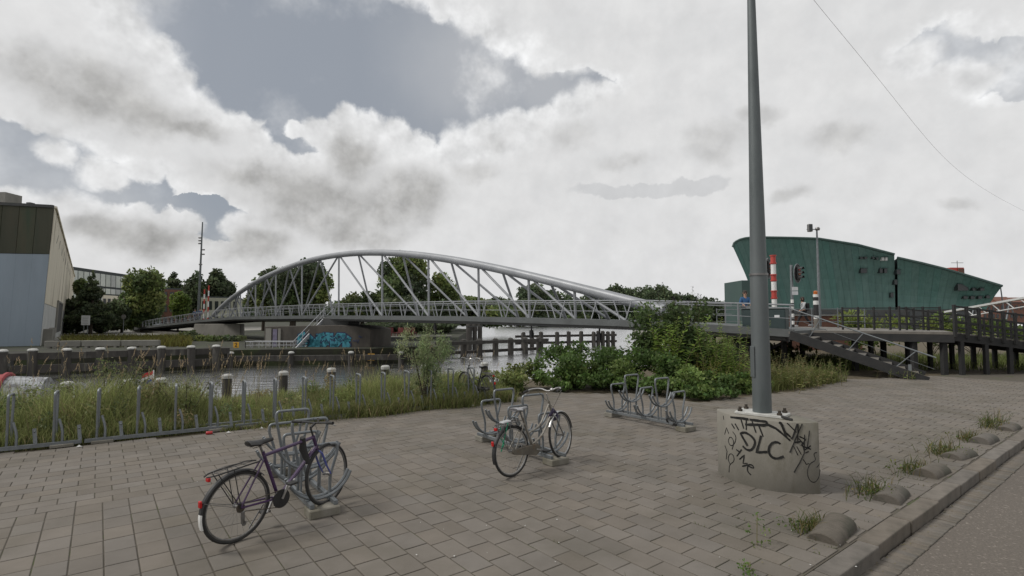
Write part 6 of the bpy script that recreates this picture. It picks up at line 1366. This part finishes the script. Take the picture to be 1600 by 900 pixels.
# ================================================================ small things
c = thing('drink_can', 'crushed red drink can lying at the rack row', 'can', (-5.72, 10.12, .0), R(20))
MB().lathe([(.026, -.055), (.033, -.045), (.03, 0), (.033, .045), (.026, .055)], (0, 0, .033), 12, axis='x').build('body', 'can_red', c, smooth=True); MB().lathe([(.024, .056), (.024, .058)], (0, 0, .033), 12, axis='x').build('lid', 'galv', c)
for i, (x, y, s) in enumerate([(-5.45, 10.2, .07), (-1.05, 13.3, .12), (-7.4, 9.1, .07), (.35, 15.2, .1), (-5.0, 10.6, .06)]):
    o = MB().add([(0, 0, .012), (s, .01, .02), (s * 1.1, s * .6, .012), (.01, s * .7, .03), (s * .5, s * .3, .05)], [(0, 1, 4), (1, 2, 4), (2, 3, 4), (3, 0, 4)]).build('paper_scrap', 'litter', recalc=False); o.location = (x, y, 0); tag(o, ['scrap of white paper beside the red can', 'white scrap at the end of the rack row by the dark bicycle', 'white scrap under the left part of the rack row', 'pale scrap at the left foot of the bramble thicket', 'small white scrap right of the red can'][i], 'litter', 'scraps of litter along the verge')
rr_ = random.Random(9); fm = MB()
for i in range(70):
    x, y = rr_.uniform(-4.5, 3.5), rr_.uniform(4.6, 11); q = rr_.uniform(.004, .010)
    if abs(x / y) < 1: fm.add([(x + q * math.cos(k * 1.05) * rr_.uniform(.5, 1.2), y + q * math.sin(k * 1.05) * rr_.uniform(.5, 1.2), .016) for k in range(6)], [tuple(range(6))])
gm2 = MB()
for i in range(520):                                   # grit, husks and dry leaves gathered in the gutter and against the kerb blocks
    if i % 3: b_, a_ = rr_.uniform(-3, 16), abs(rr_.gauss(0, .05)) + .012; z_ = -.108
    else: b_, a_ = rr_.uniform(-2, 12), -.24 - abs(rr_.gauss(0, .25)); z_ = .012
    q = rr_.uniform(.004, .016); c_ = kp(a_, b_, z_); t0 = rr_.uniform(0, 6)
    gm2.add([(c_[0] + q * math.cos(t0), c_[1] + q * math.sin(t0), z_), (c_[0] - q * .4 * math.sin(t0), c_[1] + q * .4 * math.cos(t0), z_ + q * .3), (c_[0] - q * math.cos(t0), c_[1] - q * math.sin(t0), z_ + .002), (c_[0] + q * .4 * math.sin(t0), c_[1] - q * .4 * math.cos(t0), z_ + q * .2)], [(0, 1, 2, 3)])
tag(gm2.build('gutter_grit', 'straw', recalc=False), kind='stuff')
rng = np.random.default_rng(44); n3 = 2600; ii = rng.integers(0, 60, n3); bb_ = ii * TW + rng.normal(size=n3) * .004 - 2.0; aa_ = -.22 - np.abs(rng.normal(size=n3)) * .75
XY3 = np.array(KO) + bb_[:, None] * np.array(BV) + aa_[:, None] * np.array(AV); k3 = (np.sin(bb_ * 2.3) + np.cos(aa_ * 5 + bb_)) > .5
tag(blades('joint_moss', XY3[k3], np.abs(rng.normal(.018, .012, k3.sum())), np.full(k3.sum(), .006), np.clip(np.array([(.09, .11, .035)]) * (1 + rng.normal(size=(k3.sum(), 1)) * .3), .01, 1), 0, .6, None, 45), kind='stuff')
tag(fm.build('paving_flecks', 'litter', recalc=False), kind='stuff')
ow = thing('overhead_wire', 'thin sagging wire crossing the sky at the right', 'wire'); wp = [at(1215, -95, 8), at(1280, 0, 9.3), at(1395, 158, 13), at(1460, 235, 16), at(1560, 303, 22), at(1690, 372, 30), at(1900, 450, 42)]
_k = np.linspace(0, 1, len(wp)); _q = np.linspace(0, 1, 40); _W = np.array([tuple(p) for p in wp]); _f = [np.polyval(np.polyfit(_k, _W[:, i], 4), _q) for i in range(3)]
MB().tube([Vector((a, b, c_)) for a, b, c_ in zip(*_f)], .003, 5).build('wire', 'wire', ow)
# debris of leaves in the far right joint line and shoreline stones under the bramble
